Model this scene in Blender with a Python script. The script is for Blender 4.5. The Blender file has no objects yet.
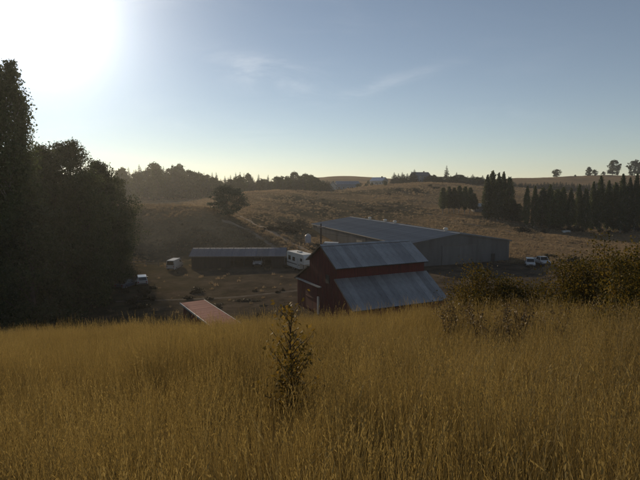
import bpy, math, random
import numpy as np
from mathutils import Vector, Matrix

S = bpy.context.scene
COL = S.collection
R = math.radians
rng = np.random.default_rng(7)
random.seed(7)

# ------------------------------------------------------------------ camera, sky, sun, exposure
FPX, HOR = 502.0, 185.0
PITCH = math.atan((240 - HOR) / FPX)
CAMZ = 18.0
cam = bpy.data.cameras.new('camera'); camo = bpy.data.objects.new('camera', cam); COL.objects.link(camo)
cam.sensor_width = 36; cam.lens = 36 * FPX / 640; cam.clip_start = .05; cam.clip_end = 20000
camo.location = (0, 0, CAMZ); camo.rotation_euler = (math.pi / 2 - PITCH, 0, 0)
S.camera = camo

SUN_AZ, SUN_EL = R(28.0), R(16.8)            # left of the view direction, above the horizon
SUND = Vector((-math.sin(SUN_AZ) * math.cos(SUN_EL), math.cos(SUN_AZ) * math.cos(SUN_EL), math.sin(SUN_EL)))
world = bpy.data.worlds.new('World'); S.world = world; world.use_nodes = True
wn, wl = world.node_tree.nodes, world.node_tree.links
wn.clear()
wout = wn.new('ShaderNodeOutputWorld'); bg = wn.new('ShaderNodeBackground'); sky = wn.new('ShaderNodeTexSky')
sky.sky_type = 'NISHITA'; sky.sun_disc = False; sky.sun_elevation = SUN_EL; sky.sun_rotation = -SUN_AZ
sky.altitude = 300; sky.air_density = .85; sky.dust_density = 0.0; sky.ozone_density = .8
bg.inputs['Strength'].default_value = 0.096
# thin cirrus streaks, laid out by direction on a plane high above
tc = wn.new('ShaderNodeTexCoord'); sep = wn.new('ShaderNodeSeparateXYZ'); wl.new(tc.outputs['Generated'], sep.inputs[0])
def wmath(op, a, b=None, clamp=False):
    n = wn.new('ShaderNodeMath'); n.operation = op; n.use_clamp = clamp
    for i, v in enumerate((a, b)):
        if v is None: continue
        if isinstance(v, (int, float)): n.inputs[i].default_value = v
        else: wl.new(v, n.inputs[i])
    return n.outputs[0]
zc = wmath('MAXIMUM', sep.outputs[2], .03)
px_, py_ = wmath('DIVIDE', sep.outputs[0], zc), wmath('DIVIDE', sep.outputs[1], zc)
comb = wn.new('ShaderNodeCombineXYZ'); wl.new(px_, comb.inputs[0]); wl.new(py_, comb.inputs[1])
yp = wmath('MAXIMUM', sep.outputs[1], .15)
azr = wmath('DIVIDE', sep.outputs[0], yp); elr = wmath('DIVIDE', sep.outputs[2], yp)          # tangents of azimuth and elevation ahead
comb = wn.new('ShaderNodeCombineXYZ'); wl.new(px_, comb.inputs[0]); wl.new(py_, comb.inputs[1])
cae = wn.new('ShaderNodeCombineXYZ'); wl.new(azr, cae.inputs[0]); wl.new(elr, cae.inputs[1])
def wnoise(src, rot, scl, scale, det, ro, dist, lo, hi, loc=(0, 0, 0)):
    mpn = wn.new('ShaderNodeMapping'); mpn.inputs['Rotation'].default_value = (0, 0, R(rot)); mpn.inputs['Scale'].default_value = scl; mpn.inputs['Location'].default_value = loc; wl.new(src, mpn.inputs[0])
    n_ = wn.new('ShaderNodeTexNoise'); n_.inputs['Scale'].default_value = scale; n_.inputs['Detail'].default_value = det; n_.inputs['Roughness'].default_value = ro; n_.inputs['Distortion'].default_value = dist; wl.new(mpn.outputs[0], n_.inputs[0])
    r_ = wn.new('ShaderNodeMapRange'); r_.interpolation_type = 'SMOOTHSTEP'; r_.inputs[1].default_value = lo; r_.inputs[2].default_value = hi; wl.new(n_.outputs[0], r_.inputs[0]); return r_.outputs[0]
def wpatch(caz, cel, saz, sel, tilt):
    # soft oval cloud area around one direction
    dx = wmath('SUBTRACT', azr, caz); dy = wmath('SUBTRACT', wmath('SUBTRACT', elr, cel), wmath('MULTIPLY', dx, tilt))
    q = wmath('ADD', wmath('POWER', wmath('DIVIDE', dx, saz), 2), wmath('POWER', wmath('DIVIDE', dy, sel), 2))
    return wmath('POWER', 2.718, wmath('MULTIPLY', q, -1))
fib = wnoise(cae.outputs[0], -14, (3.2, 15, 1), 1.6, 7, .62, .7, .36, .78)
veil = wnoise(cae.outputs[0], 8, (2.2, 7, 1), 1.3, 4, .55, .3, .45, .75, (3, 1, 0))
cm = wmath('MULTIPLY', fib, wpatch(-.11, .215, .09, .032, -.22))
cm = wmath('ADD', wmath('MULTIPLY', cm, 1.5), wmath('MULTIPLY', wmath('MULTIPLY', fib, wpatch(.14, .2, .12, .012, .3)), .9))
cm = wmath('ADD', cm, wmath('MULTIPLY', wmath('MULTIPLY', fib, wpatch(-.32, .37, .1, .03, .1)), 1.0))
cm = wmath('ADD', cm, wmath('MULTIPLY', wmath('MULTIPLY', veil, fib), .3)); cm = wmath('MULTIPLY', cm, .5, True)
hs = wn.new('ShaderNodeHueSaturation'); hs.inputs['Saturation'].default_value = .4; hs.inputs['Value'].default_value = 1.4; wl.new(sky.outputs[0], hs.inputs['Color'])
mx = wn.new('ShaderNodeMix'); mx.data_type = 'RGBA'; wl.new(cm, mx.inputs['Factor']); wl.new(sky.outputs[0], mx.inputs['A']); wl.new(hs.outputs[0], mx.inputs['B'])
dt = wn.new('ShaderNodeVectorMath'); dt.operation = 'DOT_PRODUCT'; nrm_ = wn.new('ShaderNodeVectorMath'); nrm_.operation = 'NORMALIZE'; wl.new(tc.outputs['Generated'], nrm_.inputs[0]); wl.new(nrm_.outputs[0], dt.inputs[0]); dt.inputs[1].default_value = SUND
ang = wmath('ARCCOSINE', wmath('MINIMUM', dt.outputs['Value'], 1.0))
aur = wmath('MULTIPLY', wmath('POWER', 2.718, wmath('MULTIPLY', ang, -1 / R(4.6))), 34.0)     # light the air scatters close round the sun
acol = wn.new('ShaderNodeMix'); acol.data_type = 'RGBA'; acol.blend_type = 'ADD'; acol.inputs['Factor'].default_value = 1; acol.clamp_result = False
ac2 = wn.new('ShaderNodeMix'); ac2.data_type = 'RGBA'; ac2.blend_type = 'MULTIPLY'; ac2.inputs['Factor'].default_value = 1; ac2.inputs['A'].default_value = (1, .97, .9, 1); wl.new(aur, ac2.inputs['B'])
wl.new(mx.outputs['Result'], acol.inputs['A']); wl.new(ac2.outputs['Result'], acol.inputs['B'])
sat = wn.new('ShaderNodeHueSaturation'); sat.inputs['Saturation'].default_value = .8; wl.new(acol.outputs['Result'], sat.inputs['Color']); wl.new(sat.outputs[0], bg.inputs['Color']); wl.new(bg.outputs[0], wout.inputs[0])

sl = bpy.data.lights.new('sun', 'SUN'); so = bpy.data.objects.new('sun', sl); COL.objects.link(so)
sl.energy = 4.0; sl.angle = R(.55); sl.color = (1.0, .8, .54)
so.rotation_euler = SUND.to_track_quat('Z', 'Y').to_euler(); so.location = (0, 0, 200)

S.view_settings.view_transform = 'Standard'; S.view_settings.look = 'None'
S.view_settings.gamma = 1; S.view_settings.use_curve_mapping = False
S.view_settings.exposure = -0.28
S.render.engine = 'CYCLES'
cy = S.cycles
cy.use_denoising = True; cy.denoiser = 'OPENIMAGEDENOISE'
cy.max_bounces = 6; cy.diffuse_bounces = 3; cy.glossy_bounces = 2; cy.transmission_bounces = 3; cy.volume_bounces = 0; cy.transparent_max_bounces = 6
cy.caustics_reflective = False; cy.caustics_refractive = False

# ------------------------------------------------------------------ pixel rays and terrain heights
def ray(px, py):
    cx, cyy = (px - 320) / FPX, -(py - 240) / FPX
    c, s = math.cos(PITCH), math.sin(PITCH)
    return np.array((cx, c + cyy * s, -s + cyy * c))
def pix(px, py, D):
    d = ray(px, py); return tuple(np.array((0, 0, CAMZ)) + d * (D / d[1]))

CP = [(-70, 50, .3), (-40, 55, .1), (-18, 60, .1), (0, 60, .5), (8, 75, .6), (30, 62, .9), (60, 60, 1.6), (100, 60, 3),
      (-42, 95, 0), (-20, 100, 0), (0, 100, .3), (25, 112, .3), (42, 118, .5), (50, 100, 1), (0, 128, .8), (15, 150, .8), (35, 150, .8),
      (-28, 112, 0), (-70, 90, .2), (-60, 112, .3), (-45, 116, .2), (-95, 120, 2), (-110, 200, 5), (-130, 60, 4), (-55, 200, 5), (-80, 260, 7),
      (60, 140, .8), (80, 160, 1), (100, 130, 2.5), (140, 200, 5)]
for p in [(580, 240, 160), (620, 231, 187), (560, 229, 190), (525, 227, 190), (460, 214, 225), (498, 221, 200), (440, 222, 195), (640, 236, 170),
          (330, 221, 186), (400, 222, 190), (350, 214, 200), (300, 205, 215), (260, 201, 225), (245, 195, 250), (280, 191, 290), (340, 193, 300), (400, 186, 330), (440, 183.5, 360),
          (480, 190, 320), (520, 196, 290), (585, 205, 280), (640, 210, 260), (390, 200, 260), (440, 204, 260), (330, 206, 235),
          (130, 206, 160), (175, 204.5, 158), (212, 209, 152), (140, 222, 143), (175, 221, 143), (205, 224, 140), (150, 255, 126), (190, 250, 126), (225, 240, 132), (110, 215, 150),
          (230, 215, 165), (252, 222, 158), (275, 235, 142), (308, 252, 127), (250, 207, 200),
          (140, 199, 330), (200, 199, 330), (260, 196, 330), (310, 193, 340), (60, 199, 330), (-100, 200, 330),
          (150, 185, 600), (240, 184, 620), (330, 178.5, 720), (400, 181, 560), (460, 182, 480), (500, 180.5, 580), (560, 177, 620), (620, 175.5, 620), (700, 175, 620), (60, 184, 620), (-60, 184, 620),
          (580, 192, 420), (640, 192, 420), (520, 188, 430), (420, 182, 400), (370, 186, 420), (340, 190, 400), (800, 190, 400)]:
    CP.append(pix(*p))
CP += [(0, 1000, 8), (500, 1000, 8), (-500, 1000, 8), (1100, 1000, 10), (-1100, 1000, 10), (0, 1500, 4), (1500, 1500, 4), (-1500, 1500, 4),
       (-400, 400, 12), (400, 380, 14), (250, 200, 8), (-250, 200, 8), (150, 60, 5), (-180, 90, 6), (0, 0, 0), (60, 0, 1), (-60, 0, 1), (0, -25, 0), (-500, 600, 16), (600, 620, 24)]
CP = np.array(CP, float)
def uv(x, y):
    d = np.maximum(y, -30.) + 40.
    return np.stack([1.5 * x / d, np.log(d)], -1)
def tk(r2): return np.where(r2 > 1e-12, .5 * r2 * np.log(np.maximum(r2, 1e-12)), 0)
_P = uv(CP[:, 0], CP[:, 1]); _n = len(_P)
_K = tk(((_P[:, None] - _P[None]) ** 2).sum(-1)) + np.eye(_n) * 2e-4
_Q = np.c_[np.ones(_n), _P]
_A = np.block([[_K, _Q], [_Q.T, np.zeros((3, 3))]])
_w = np.linalg.solve(_A, np.r_[CP[:, 2], 0, 0, 0])
_nr = np.random.default_rng(3)
_W = [(w, a, _nr.uniform(0, 6.3), _nr.uniform(0, 6.3)) for w, a in [(4, .035), (6, .05), (9, .07), (15, .12), (23, .16), (37, .2), (60, .3), (95, .5), (160, .9), (240, 1.2)] for _ in range(3)]
def sst(a, b, t):
    t = np.clip((t - a) / (b - a), 0, 1); return t * t * (3 - 2 * t)
def front(x, y):
    yy = np.maximum(y, 0)
    s = .14 * y + .0047 * np.minimum(yy, 44) ** 2 + .44 * np.maximum(yy - 44, 0)
    return 16.35 + .055 * 12 * np.tanh(x / 12) - s
def H(x, y):
    x = np.asarray(x, float); y = np.asarray(y, float); sh = x.shape
    x, y = x.ravel(), y.ravel()
    q = uv(x, y); v = np.empty(len(x))
    for i in range(0, len(x), 40000):
        qq = q[i:i + 40000]
        v[i:i + 40000] = tk(((qq[:, None] - _P[None]) ** 2).sum(-1)) @ _w[:_n] + _w[_n] + qq @ _w[_n + 1:]
    d = np.hypot(x, y)
    n = np.zeros(len(x))
    for w, a, th, ph in _W:
        n += a * .6 * np.sin((x * math.cos(th) + y * math.sin(th)) * 6.283 / w + ph) * sst(1.6 * w, 4.5 * w, d)
    yard = sst(44, 52, y) * (1 - sst(118, 150, y)) * sst(-75, -60, x) * (1 - sst(62, 80, x))
    yard = np.maximum(yard, sst(90, 100, y) * (1 - sst(175, 195, y)) * sst(-8, 2, x) * (1 - sst(55, 70, x)))
    v = v + n * (1 - .93 * yard)
    f = front(x, y)
    k = 1.2
    m = np.maximum(v, f); h = np.maximum(k - np.abs(v - f), 0) / k
    r = m + h * h * k * .25
    return r.reshape(sh)
def h1(x, y): return float(H(np.array([x]), np.array([y]))[0])
def ground_at(px, py, lo=30, hi=900):
    d = ray(px, py); ys = np.linspace(lo, hi, 3000); P = d[None] * (ys / d[1])[:, None]; z = CAMZ + P[:, 2]
    g = H(P[:, 0], P[:, 1]); i = np.argmax(z < g)
    if not (z < g).any(): i = len(ys) - 1
    return float(P[i, 0]), float(P[i, 1]), float(g[i])

# ------------------------------------------------------------------ helpers
def link(o, parent=None):
    COL.objects.link(o)
    if parent is not None: o.parent = parent
    return o
def tag(o, label=None, cat=None, group=None, kind=None):
    for k, v in (('label', label), ('category', cat), ('group', group), ('kind', kind)):
        if v: o[k] = v
    return o
def empty(name, loc, rz=0, **kw):
    o = bpy.data.objects.new(name, None); link(o); o.location = loc; o.rotation_euler = (0, 0, rz); o.empty_display_size = .3
    return tag(o, **kw)
class MB:
    def __init__(s): s.v = []; s.f = []
    def poly(s, pts):
        b = len(s.v); s.v += [tuple(p) for p in pts]; s.f.append(tuple(range(b, b + len(pts)))); return s
    def add(s, vs, fs):
        b = len(s.v); s.v += [tuple(p) for p in vs]; s.f += [tuple(i + b for i in f) for f in fs]; return s
    def box(s, x0, x1, y0, y1, z0, z1):
        return s.add([(x, y, z) for x in (x0, x1) for y in (y0, y1) for z in (z0, z1)],
                     [(0, 1, 3, 2), (4, 6, 7, 5), (0, 4, 5, 1), (2, 3, 7, 6), (0, 2, 6, 4), (1, 5, 7, 3)])
    def prism(s, prof, axis, a, b):
        # prof: 2-D points; axis: the extrusion axis index
        def mk(p, t):
            q = [p[0], p[1]]; q.insert(axis, t); return q
        n = len(prof)
        vs = [mk(p, a) for p in prof] + [mk(p, b) for p in prof]
        fs = [tuple(range(n - 1, -1, -1)), tuple(range(n, 2 * n))] + [(i, (i + 1) % n, n + (i + 1) % n, n + i) for i in range(n)]
        return s.add(vs, fs)
    def tube(s, pts, rad, n=6):
        pts = [Vector(p) for p in pts]; rad = rad if hasattr(rad, '__len__') else [rad] * len(pts)
        b = len(s.v)
        for i, p in enumerate(pts):
            t = (pts[min(i + 1, len(pts) - 1)] - pts[max(i - 1, 0)])
            t = t.normalized() if t.length > 1e-9 else Vector((0, 0, 1))
            u = t.cross(Vector((0, 0, 1)) if abs(t.z) < .9 else Vector((1, 0, 0))).normalized(); w = t.cross(u)
            for k in range(n):
                a = 6.28318 * k / n; s.v.append(tuple(p + (u * math.cos(a) + w * math.sin(a)) * rad[i]))
        for i in range(len(pts) - 1):
            for k in range(n):
                s.f.append((b + i * n + k, b + i * n + (k + 1) % n, b + (i + 1) * n + (k + 1) % n, b + (i + 1) * n + k))
        s.f.append(tuple(b + k for k in range(n - 1, -1, -1))); e = b + (len(pts) - 1) * n; s.f.append(tuple(e + k for k in range(n)))
        return s
    def mesh(s, name, mat, smooth=False):
        m = bpy.data.meshes.new(name); m.from_pydata(s.v, [], s.f); m.materials.append(mat)
        if smooth: m.shade_smooth()
        return m
    def build(s, name, mat, parent=None, loc=(0, 0, 0), rot=(0, 0, 0), smooth=False):
        o = bpy.data.objects.new(name, s.mesh(name, mat, smooth)); o.location = loc; o.rotation_euler = rot
        return link(o, parent)
def quads(name, V, mat, k=4):
    # V: (N,k,3) loose faces
    N = len(V); m = bpy.data.meshes.new(name); m.vertices.add(N * k); m.loops.add(N * k); m.polygons.add(N)
    m.vertices.foreach_set('co', np.ascontiguousarray(V, np.float32).ravel())
    m.loops.foreach_set('vertex_index', np.arange(N * k, dtype=np.int32))
    m.polygons.foreach_set('loop_start', np.arange(0, N * k, k, dtype=np.int32)); m.polygons.foreach_set('loop_total', np.full(N, k, np.int32))
    m.update(); m.materials.append(mat); return m
def copy_tree(o, parent=None):
    c = o.copy(); link(c); c.parent = parent
    for ch in o.children: copy_tree(ch, c)
    return c

# ------------------------------------------------------------------ materials
def mat(name, col, col2=None, rough=.7, metal=0, scale=1.0, bump=0, bscale=None, spec=.5, rand=0.0, stretch=(1, 1, 1), contrast=(.3, .7), coord='Object'):
    m = bpy.data.materials.new(name); m.use_nodes = True; n, l = m.node_tree.nodes, m.node_tree.links
    p = n['Principled BSDF']; p.inputs['Roughness'].default_value = rough; p.inputs['Metallic'].default_value = metal; p.inputs['Specular IOR Level'].default_value = spec
    t = n.new('ShaderNodeTexCoord'); mpn = n.new('ShaderNodeMapping'); mpn.inputs['Scale'].default_value = stretch; l.new(t.outputs[coord], mpn.inputs[0])
    ns = n.new('ShaderNodeTexNoise'); ns.inputs['Scale'].default_value = scale; ns.inputs['Detail'].default_value = 6; ns.inputs['Roughness'].default_value = .65; l.new(mpn.outputs[0], ns.inputs[0])
    mr = n.new('ShaderNodeMapRange'); mr.inputs[1].default_value, mr.inputs[2].default_value = contrast; l.new(ns.outputs[0], mr.inputs[0])
    mi = n.new('ShaderNodeMix'); mi.data_type = 'RGBA'; l.new(mr.outputs[0], mi.inputs['Factor'])
    mi.inputs['A'].default_value = (*col, 1); mi.inputs['B'].default_value = (*(col2 or tuple(c * .7 for c in col)), 1)
    out = mi.outputs['Result']
    if rand:
        oi = n.new('ShaderNodeObjectInfo'); h = n.new('ShaderNodeHueSaturation'); r2 = n.new('ShaderNodeMapRange')
        r2.inputs[3].default_value, r2.inputs[4].default_value = 1 - rand, 1 + rand; l.new(oi.outputs['Random'], r2.inputs[0]); l.new(r2.outputs[0], h.inputs['Value']); l.new(out, h.inputs['Color']); out = h.outputs[0]
    l.new(out, p.inputs['Base Color'])
    if bump:
        nb = n.new('ShaderNodeTexNoise'); nb.inputs['Scale'].default_value = bscale or scale * 4; nb.inputs['Detail'].default_value = 5; l.new(mpn.outputs[0], nb.inputs[0])
        bp = n.new('ShaderNodeBump'); bp.inputs['Strength'].default_value = bump; bp.inputs['Distance'].default_value = .05; l.new(nb.outputs[0], bp.inputs['Height']); l.new(bp.outputs[0], p.inputs['Normal'])
    return m
def leafmat(name, a, b, trans=.35, rand=.25, nscale=.35, tcol=None, gloss=.35, isl=.28):
    m = bpy.data.materials.new(name); m.use_nodes = True; n, l = m.node_tree.nodes, m.node_tree.links
    p = n['Principled BSDF']; p.inputs['Roughness'].default_value = .6; p.inputs['Specular IOR Level'].default_value = gloss
    g = n.new('ShaderNodeNewGeometry'); ns = n.new('ShaderNodeTexNoise'); ns.inputs['Scale'].default_value = nscale; ns.inputs['Detail'].default_value = 5; ns.inputs['Roughness'].default_value = .8
    l.new(g.outputs['Position'], ns.inputs[0])
    mr = n.new('ShaderNodeMapRange'); mr.inputs[1].default_value, mr.inputs[2].default_value = .3, .7; l.new(ns.outputs[0], mr.inputs[0])
    mi = n.new('ShaderNodeMix'); mi.data_type = 'RGBA'; l.new(mr.outputs[0], mi.inputs['Factor']); mi.inputs['A'].default_value = (*a, 1); mi.inputs['B'].default_value = (*b, 1)
    oi = n.new('ShaderNodeObjectInfo'); r2 = n.new('ShaderNodeMapRange'); r2.inputs[3].default_value, r2.inputs[4].default_value = 1 - rand, 1 + rand; l.new(oi.outputs['Random'], r2.inputs[0])
    ri = n.new('ShaderNodeMath'); ri.operation = 'MULTIPLY'
    r3 = n.new('ShaderNodeMapRange'); r3.inputs[3].default_value, r3.inputs[4].default_value = 1 - isl, 1 + isl; l.new(g.outputs['Random Per Island'], r3.inputs[0])
    l.new(r2.outputs[0], ri.inputs[0]); l.new(r3.outputs[0], ri.inputs[1])
    h = n.new('ShaderNodeHueSaturation'); l.new(ri.outputs[0], h.inputs['Value']); l.new(mi.outputs['Result'], h.inputs['Color'])
    l.new(h.outputs[0], p.inputs['Base Color'])
    tr = n.new('ShaderNodeBsdfTranslucent'); ms = n.new('ShaderNodeMixShader'); ms.inputs[0].default_value = trans
    if tcol:
        tm = n.new('ShaderNodeMix'); tm.data_type = 'RGBA'; tm.blend_type = 'MULTIPLY'; tm.inputs['Factor'].default_value = 1; l.new(h.outputs[0], tm.inputs['A']); tm.inputs['B'].default_value = (*tcol, 1); l.new(tm.outputs['Result'], tr.inputs[0])
    else: l.new(h.outputs[0], tr.inputs[0])
    l.new(p.outputs[0], ms.inputs[1]); l.new(tr.outputs[0], ms.inputs[2]); l.new(ms.outputs[0], n['Material Output'].inputs[0])
    return m
M = dict(
    barn_red=mat('barn_red', (.165, .03, .022), (.08, .021, .017), rough=.9, scale=1.6, stretch=(3, 3, .22), bump=.4, contrast=(.38, .62)),
    white_trim=mat('white_trim', (.62, .6, .56), (.48, .46, .42), rough=.6, scale=2),
    old_tin=mat('old_tin', (.42, .41, .395), (.25, .24, .225), rough=.4, metal=.45, scale=.7, rand=.25, bump=.15, bscale=3),
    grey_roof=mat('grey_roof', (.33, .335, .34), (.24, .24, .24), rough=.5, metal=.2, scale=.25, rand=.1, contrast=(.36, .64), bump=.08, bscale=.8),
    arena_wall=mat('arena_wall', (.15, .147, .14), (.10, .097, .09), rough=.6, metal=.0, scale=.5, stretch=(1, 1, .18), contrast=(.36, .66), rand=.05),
    shed_roof=mat('shed_roof', (.13, .14, .17), (.08, .085, .1), rough=.62, metal=.0, scale=.5, rand=.2, bump=.15),
    dark_wood=mat('dark_wood', (.055, .045, .036), (.03, .025, .02), rough=.85, scale=1.5, stretch=(2, 2, .3), bump=.3),
    red_roof=mat('red_roof', (.5, .2, .145), (.38, .145, .1), rough=.75, spec=.25, scale=.8, rand=.07, bump=.12, stretch=(1, .4, 1)),
    pole_wood=mat('pole_wood', (.07, .055, .045), rough=.9, scale=5, stretch=(3, 3, .2), bump=.3),
    weathered=mat('weathered', (.2, .18, .16), (.12, .11, .1), rough=.9, scale=4, bump=.3),
    glass=mat('glass', (.015, .018, .02), rough=.08, spec=.6, scale=.5),
    rubber=mat('rubber', (.015, .015, .015), rough=.85), rim=mat('rim', (.35, .35, .36), rough=.35, metal=.8),
    car_white=mat('car_white', (.56, .55, .52), (.45, .43, .4), rough=.25, scale=.6, spec=.6),
    car_dark=mat('car_dark', (.03, .035, .045), rough=.3, scale=.6, spec=.6),
    car_blue=mat('car_blue', (.07, .09, .13), rough=.3, scale=.6, spec=.6),
    bumper=mat('bumper', (.06, .06, .06), rough=.5), lamp_glass=mat('lamp_glass', (.6, .6, .58), rough=.15, spec=.7), tail_red=mat('tail_red', (.3, .01, .01), rough=.2),
    camper=mat('camper', (.7, .68, .62), (.6, .57, .5), rough=.45, scale=.8), stripe=mat('stripe', (.16, .13, .12), rough=.5),
    house_a=mat('house_a', (.16, .2, .25), (.13, .17, .21), rough=.8, scale=1), house_b=mat('house_b', (.5, .48, .44), rough=.8, scale=1), house_c=mat('house_c', (.2, .24, .3), rough=.8, scale=1),
    shingle=mat('shingle', (.14, .15, .17), rough=.85, scale=2, bump=.3), bright_tin=mat('bright_tin', (.6, .6, .62), rough=.2, metal=.9, scale=.5),
    bark=mat('bark', (.09, .07, .055), (.05, .04, .03), rough=.95, scale=3, stretch=(2, 2, .4), bump=.6), pale_bark=mat('pale_bark', (.34, .31, .27), (.2, .18, .15), rough=.9, scale=2, stretch=(2, 2, .6), bump=.4),
    stem=mat('stem', (.10, .065, .04), rough=.8, scale=20),
    dirt=mat('dirt', (.33, .25, .17), (.23, .17, .115), rough=1, scale=.35, bump=.5, bscale=2.5, spec=.05, coord='Object'),
    lane=mat('lane', (.15, .125, .1), (.07, .058, .048), rough=1, scale=.6, bump=.5, bscale=3, spec=.02),
    tank=mat('tank', (.42, .42, .45), rough=.5, scale=2),
    leaf_broad=leafmat('leaf_broad', (.045, .062, .018), (.075, .088, .028)),
    leaf_poplar=leafmat('leaf_poplar', (.05, .072, .022), (.085, .1, .032)),
    leaf_pine=leafmat('leaf_pine', (.026, .045, .022), (.045, .064, .03), trans=.12),
    leaf_shrub=leafmat('leaf_shrub', (.06, .06, .02), (.12, .095, .03), nscale=2.5, trans=.4, tcol=(1.2, 1.0, .5)),
    leaf_bramble=leafmat('leaf_bramble', (.06, .068, .022), (.13, .096, .034), nscale=2.2, gloss=.08, trans=.45, tcol=(1.3, 1.05, .5), rand=.15),
    leaf_sapling=leafmat('leaf_sapling', (.13, .115, .04), (.22, .15, .055), nscale=5, gloss=.08, trans=.4, tcol=(1.3, 1.1, .5), rand=.1),
    scrub=leafmat('scrub', (.038, .036, .022), (.07, .058, .032), nscale=.4, trans=.12, gloss=.05),
    straw=leafmat('straw', (.365, .285, .13), (.215, .162, .074), nscale=.4, trans=.42, rand=.2, tcol=(1.1, 1.0, .65), gloss=.15, isl=.16),
    field=leafmat('field', (.33, .245, .145), (.245, .18, .108), nscale=.06, trans=.4, rand=.18, isl=.14, gloss=.1),
    weed=leafmat('weed', (.11, .078, .034), (.17, .115, .05), nscale=6, trans=.3, rand=.15),
)
def ground_mat():
    m = bpy.data.materials.new('ground'); m.use_nodes = True; n, l = m.node_tree.nodes, m.node_tree.links
    p = n['Principled BSDF']; p.inputs['Roughness'].default_value = 1; p.inputs['Specular IOR Level'].default_value = 0
    g = n.new('ShaderNodeNewGeometry'); at = n.new('ShaderNodeAttribute'); at.attribute_name = 'cover'; sp = n.new('ShaderNodeSeparateColor'); l.new(at.outputs['Color'], sp.inputs[0])
    def noise(sc, det=6, ro=.65, stretch=None):
        ns = n.new('ShaderNodeTexNoise'); ns.inputs['Scale'].default_value = sc; ns.inputs['Detail'].default_value = det; ns.inputs['Roughness'].default_value = ro
        if stretch:
            mm = n.new('ShaderNodeMapping'); mm.inputs['Scale'].default_value = stretch; mm.inputs['Rotation'].default_value = (0, 0, R(12)); l.new(g.outputs['Position'], mm.inputs[0]); l.new(mm.outputs[0], ns.inputs[0])
        else: l.new(g.outputs['Position'], ns.inputs[0])
        return ns.outputs[0]
    def mixc(fac, a, b):
        mi = n.new('ShaderNodeMix'); mi.data_type = 'RGBA'; l.new(fac, mi.inputs['Factor'])
        for k, v in (('A', a), ('B', b)):
            if isinstance(v, tuple): mi.inputs[k].default_value = (*v, 1)
            else: l.new(v, mi.inputs[k])
        return mi.outputs['Result']
    def mapr(v, a, b, lo=0, hi=1):
        r = n.new('ShaderNodeMapRange'); r.inputs[1].default_value = a; r.inputs[2].default_value = b; r.inputs[3].default_value = lo; r.inputs[4].default_value = hi; l.new(v, r.inputs[0]); return r.outputs[0]
    def mth(op, a, b):
        q = n.new('ShaderNodeMath'); q.operation = op; q.use_clamp = True
        for i, v in enumerate((a, b)):
            if isinstance(v, (int, float)): q.inputs[i].default_value = v
            else: l.new(v, q.inputs[i])
        return q.outputs[0]
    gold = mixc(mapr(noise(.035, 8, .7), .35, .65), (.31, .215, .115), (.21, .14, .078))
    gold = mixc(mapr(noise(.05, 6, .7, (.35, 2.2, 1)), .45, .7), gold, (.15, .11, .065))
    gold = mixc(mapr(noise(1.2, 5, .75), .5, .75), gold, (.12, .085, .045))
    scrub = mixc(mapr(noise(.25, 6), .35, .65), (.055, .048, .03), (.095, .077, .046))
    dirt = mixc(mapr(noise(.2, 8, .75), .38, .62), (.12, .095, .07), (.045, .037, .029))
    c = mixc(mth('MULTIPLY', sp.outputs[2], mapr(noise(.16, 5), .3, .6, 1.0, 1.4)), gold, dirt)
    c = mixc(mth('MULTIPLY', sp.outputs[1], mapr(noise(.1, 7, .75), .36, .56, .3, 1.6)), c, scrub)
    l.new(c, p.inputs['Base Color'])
    bp = n.new('ShaderNodeBump'); bp.inputs['Strength'].default_value = .7; bp.inputs['Distance'].default_value = .25; l.new(noise(1.6, 8, .75), bp.inputs['Height']); l.new(bp.outputs[0], p.inputs['Normal'])
    return m
M['ground'] = ground_mat()

# ------------------------------------------------------------------ ground sheet
def gauss(x, y, cx, cy_, sx, sy, rot=0):
    c, s = math.cos(rot), math.sin(rot); a = (x - cx) * c + (y - cy_) * s; b = -(x - cx) * s + (y - cy_) * c
    return np.exp(-.5 * ((a / sx) ** 2 + (b / sy) ** 2))
def cover(x, y):
    g = np.zeros(len(x)); b = np.zeros(len(x))
    # what grows where: scrub in the swale behind the arena, under the trees, along the hill foot
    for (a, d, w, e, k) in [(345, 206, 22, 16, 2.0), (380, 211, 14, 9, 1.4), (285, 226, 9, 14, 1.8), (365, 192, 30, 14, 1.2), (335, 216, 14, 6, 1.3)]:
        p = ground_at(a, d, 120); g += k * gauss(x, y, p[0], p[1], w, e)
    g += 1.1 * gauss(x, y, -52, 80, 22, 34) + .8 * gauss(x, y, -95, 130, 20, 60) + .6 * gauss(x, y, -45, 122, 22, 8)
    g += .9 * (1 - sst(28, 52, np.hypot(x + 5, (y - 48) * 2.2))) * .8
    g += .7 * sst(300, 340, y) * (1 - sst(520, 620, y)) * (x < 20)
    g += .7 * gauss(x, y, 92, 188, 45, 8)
    b += sst(44, 50, y) * (1 - sst(112, 128, y)) * sst(-62, -45, x) * (1 - sst(45, 75, x)) * .9
    b += .6 * gauss(x, y, 55, 108, 16, 12)
    return g, b
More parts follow.
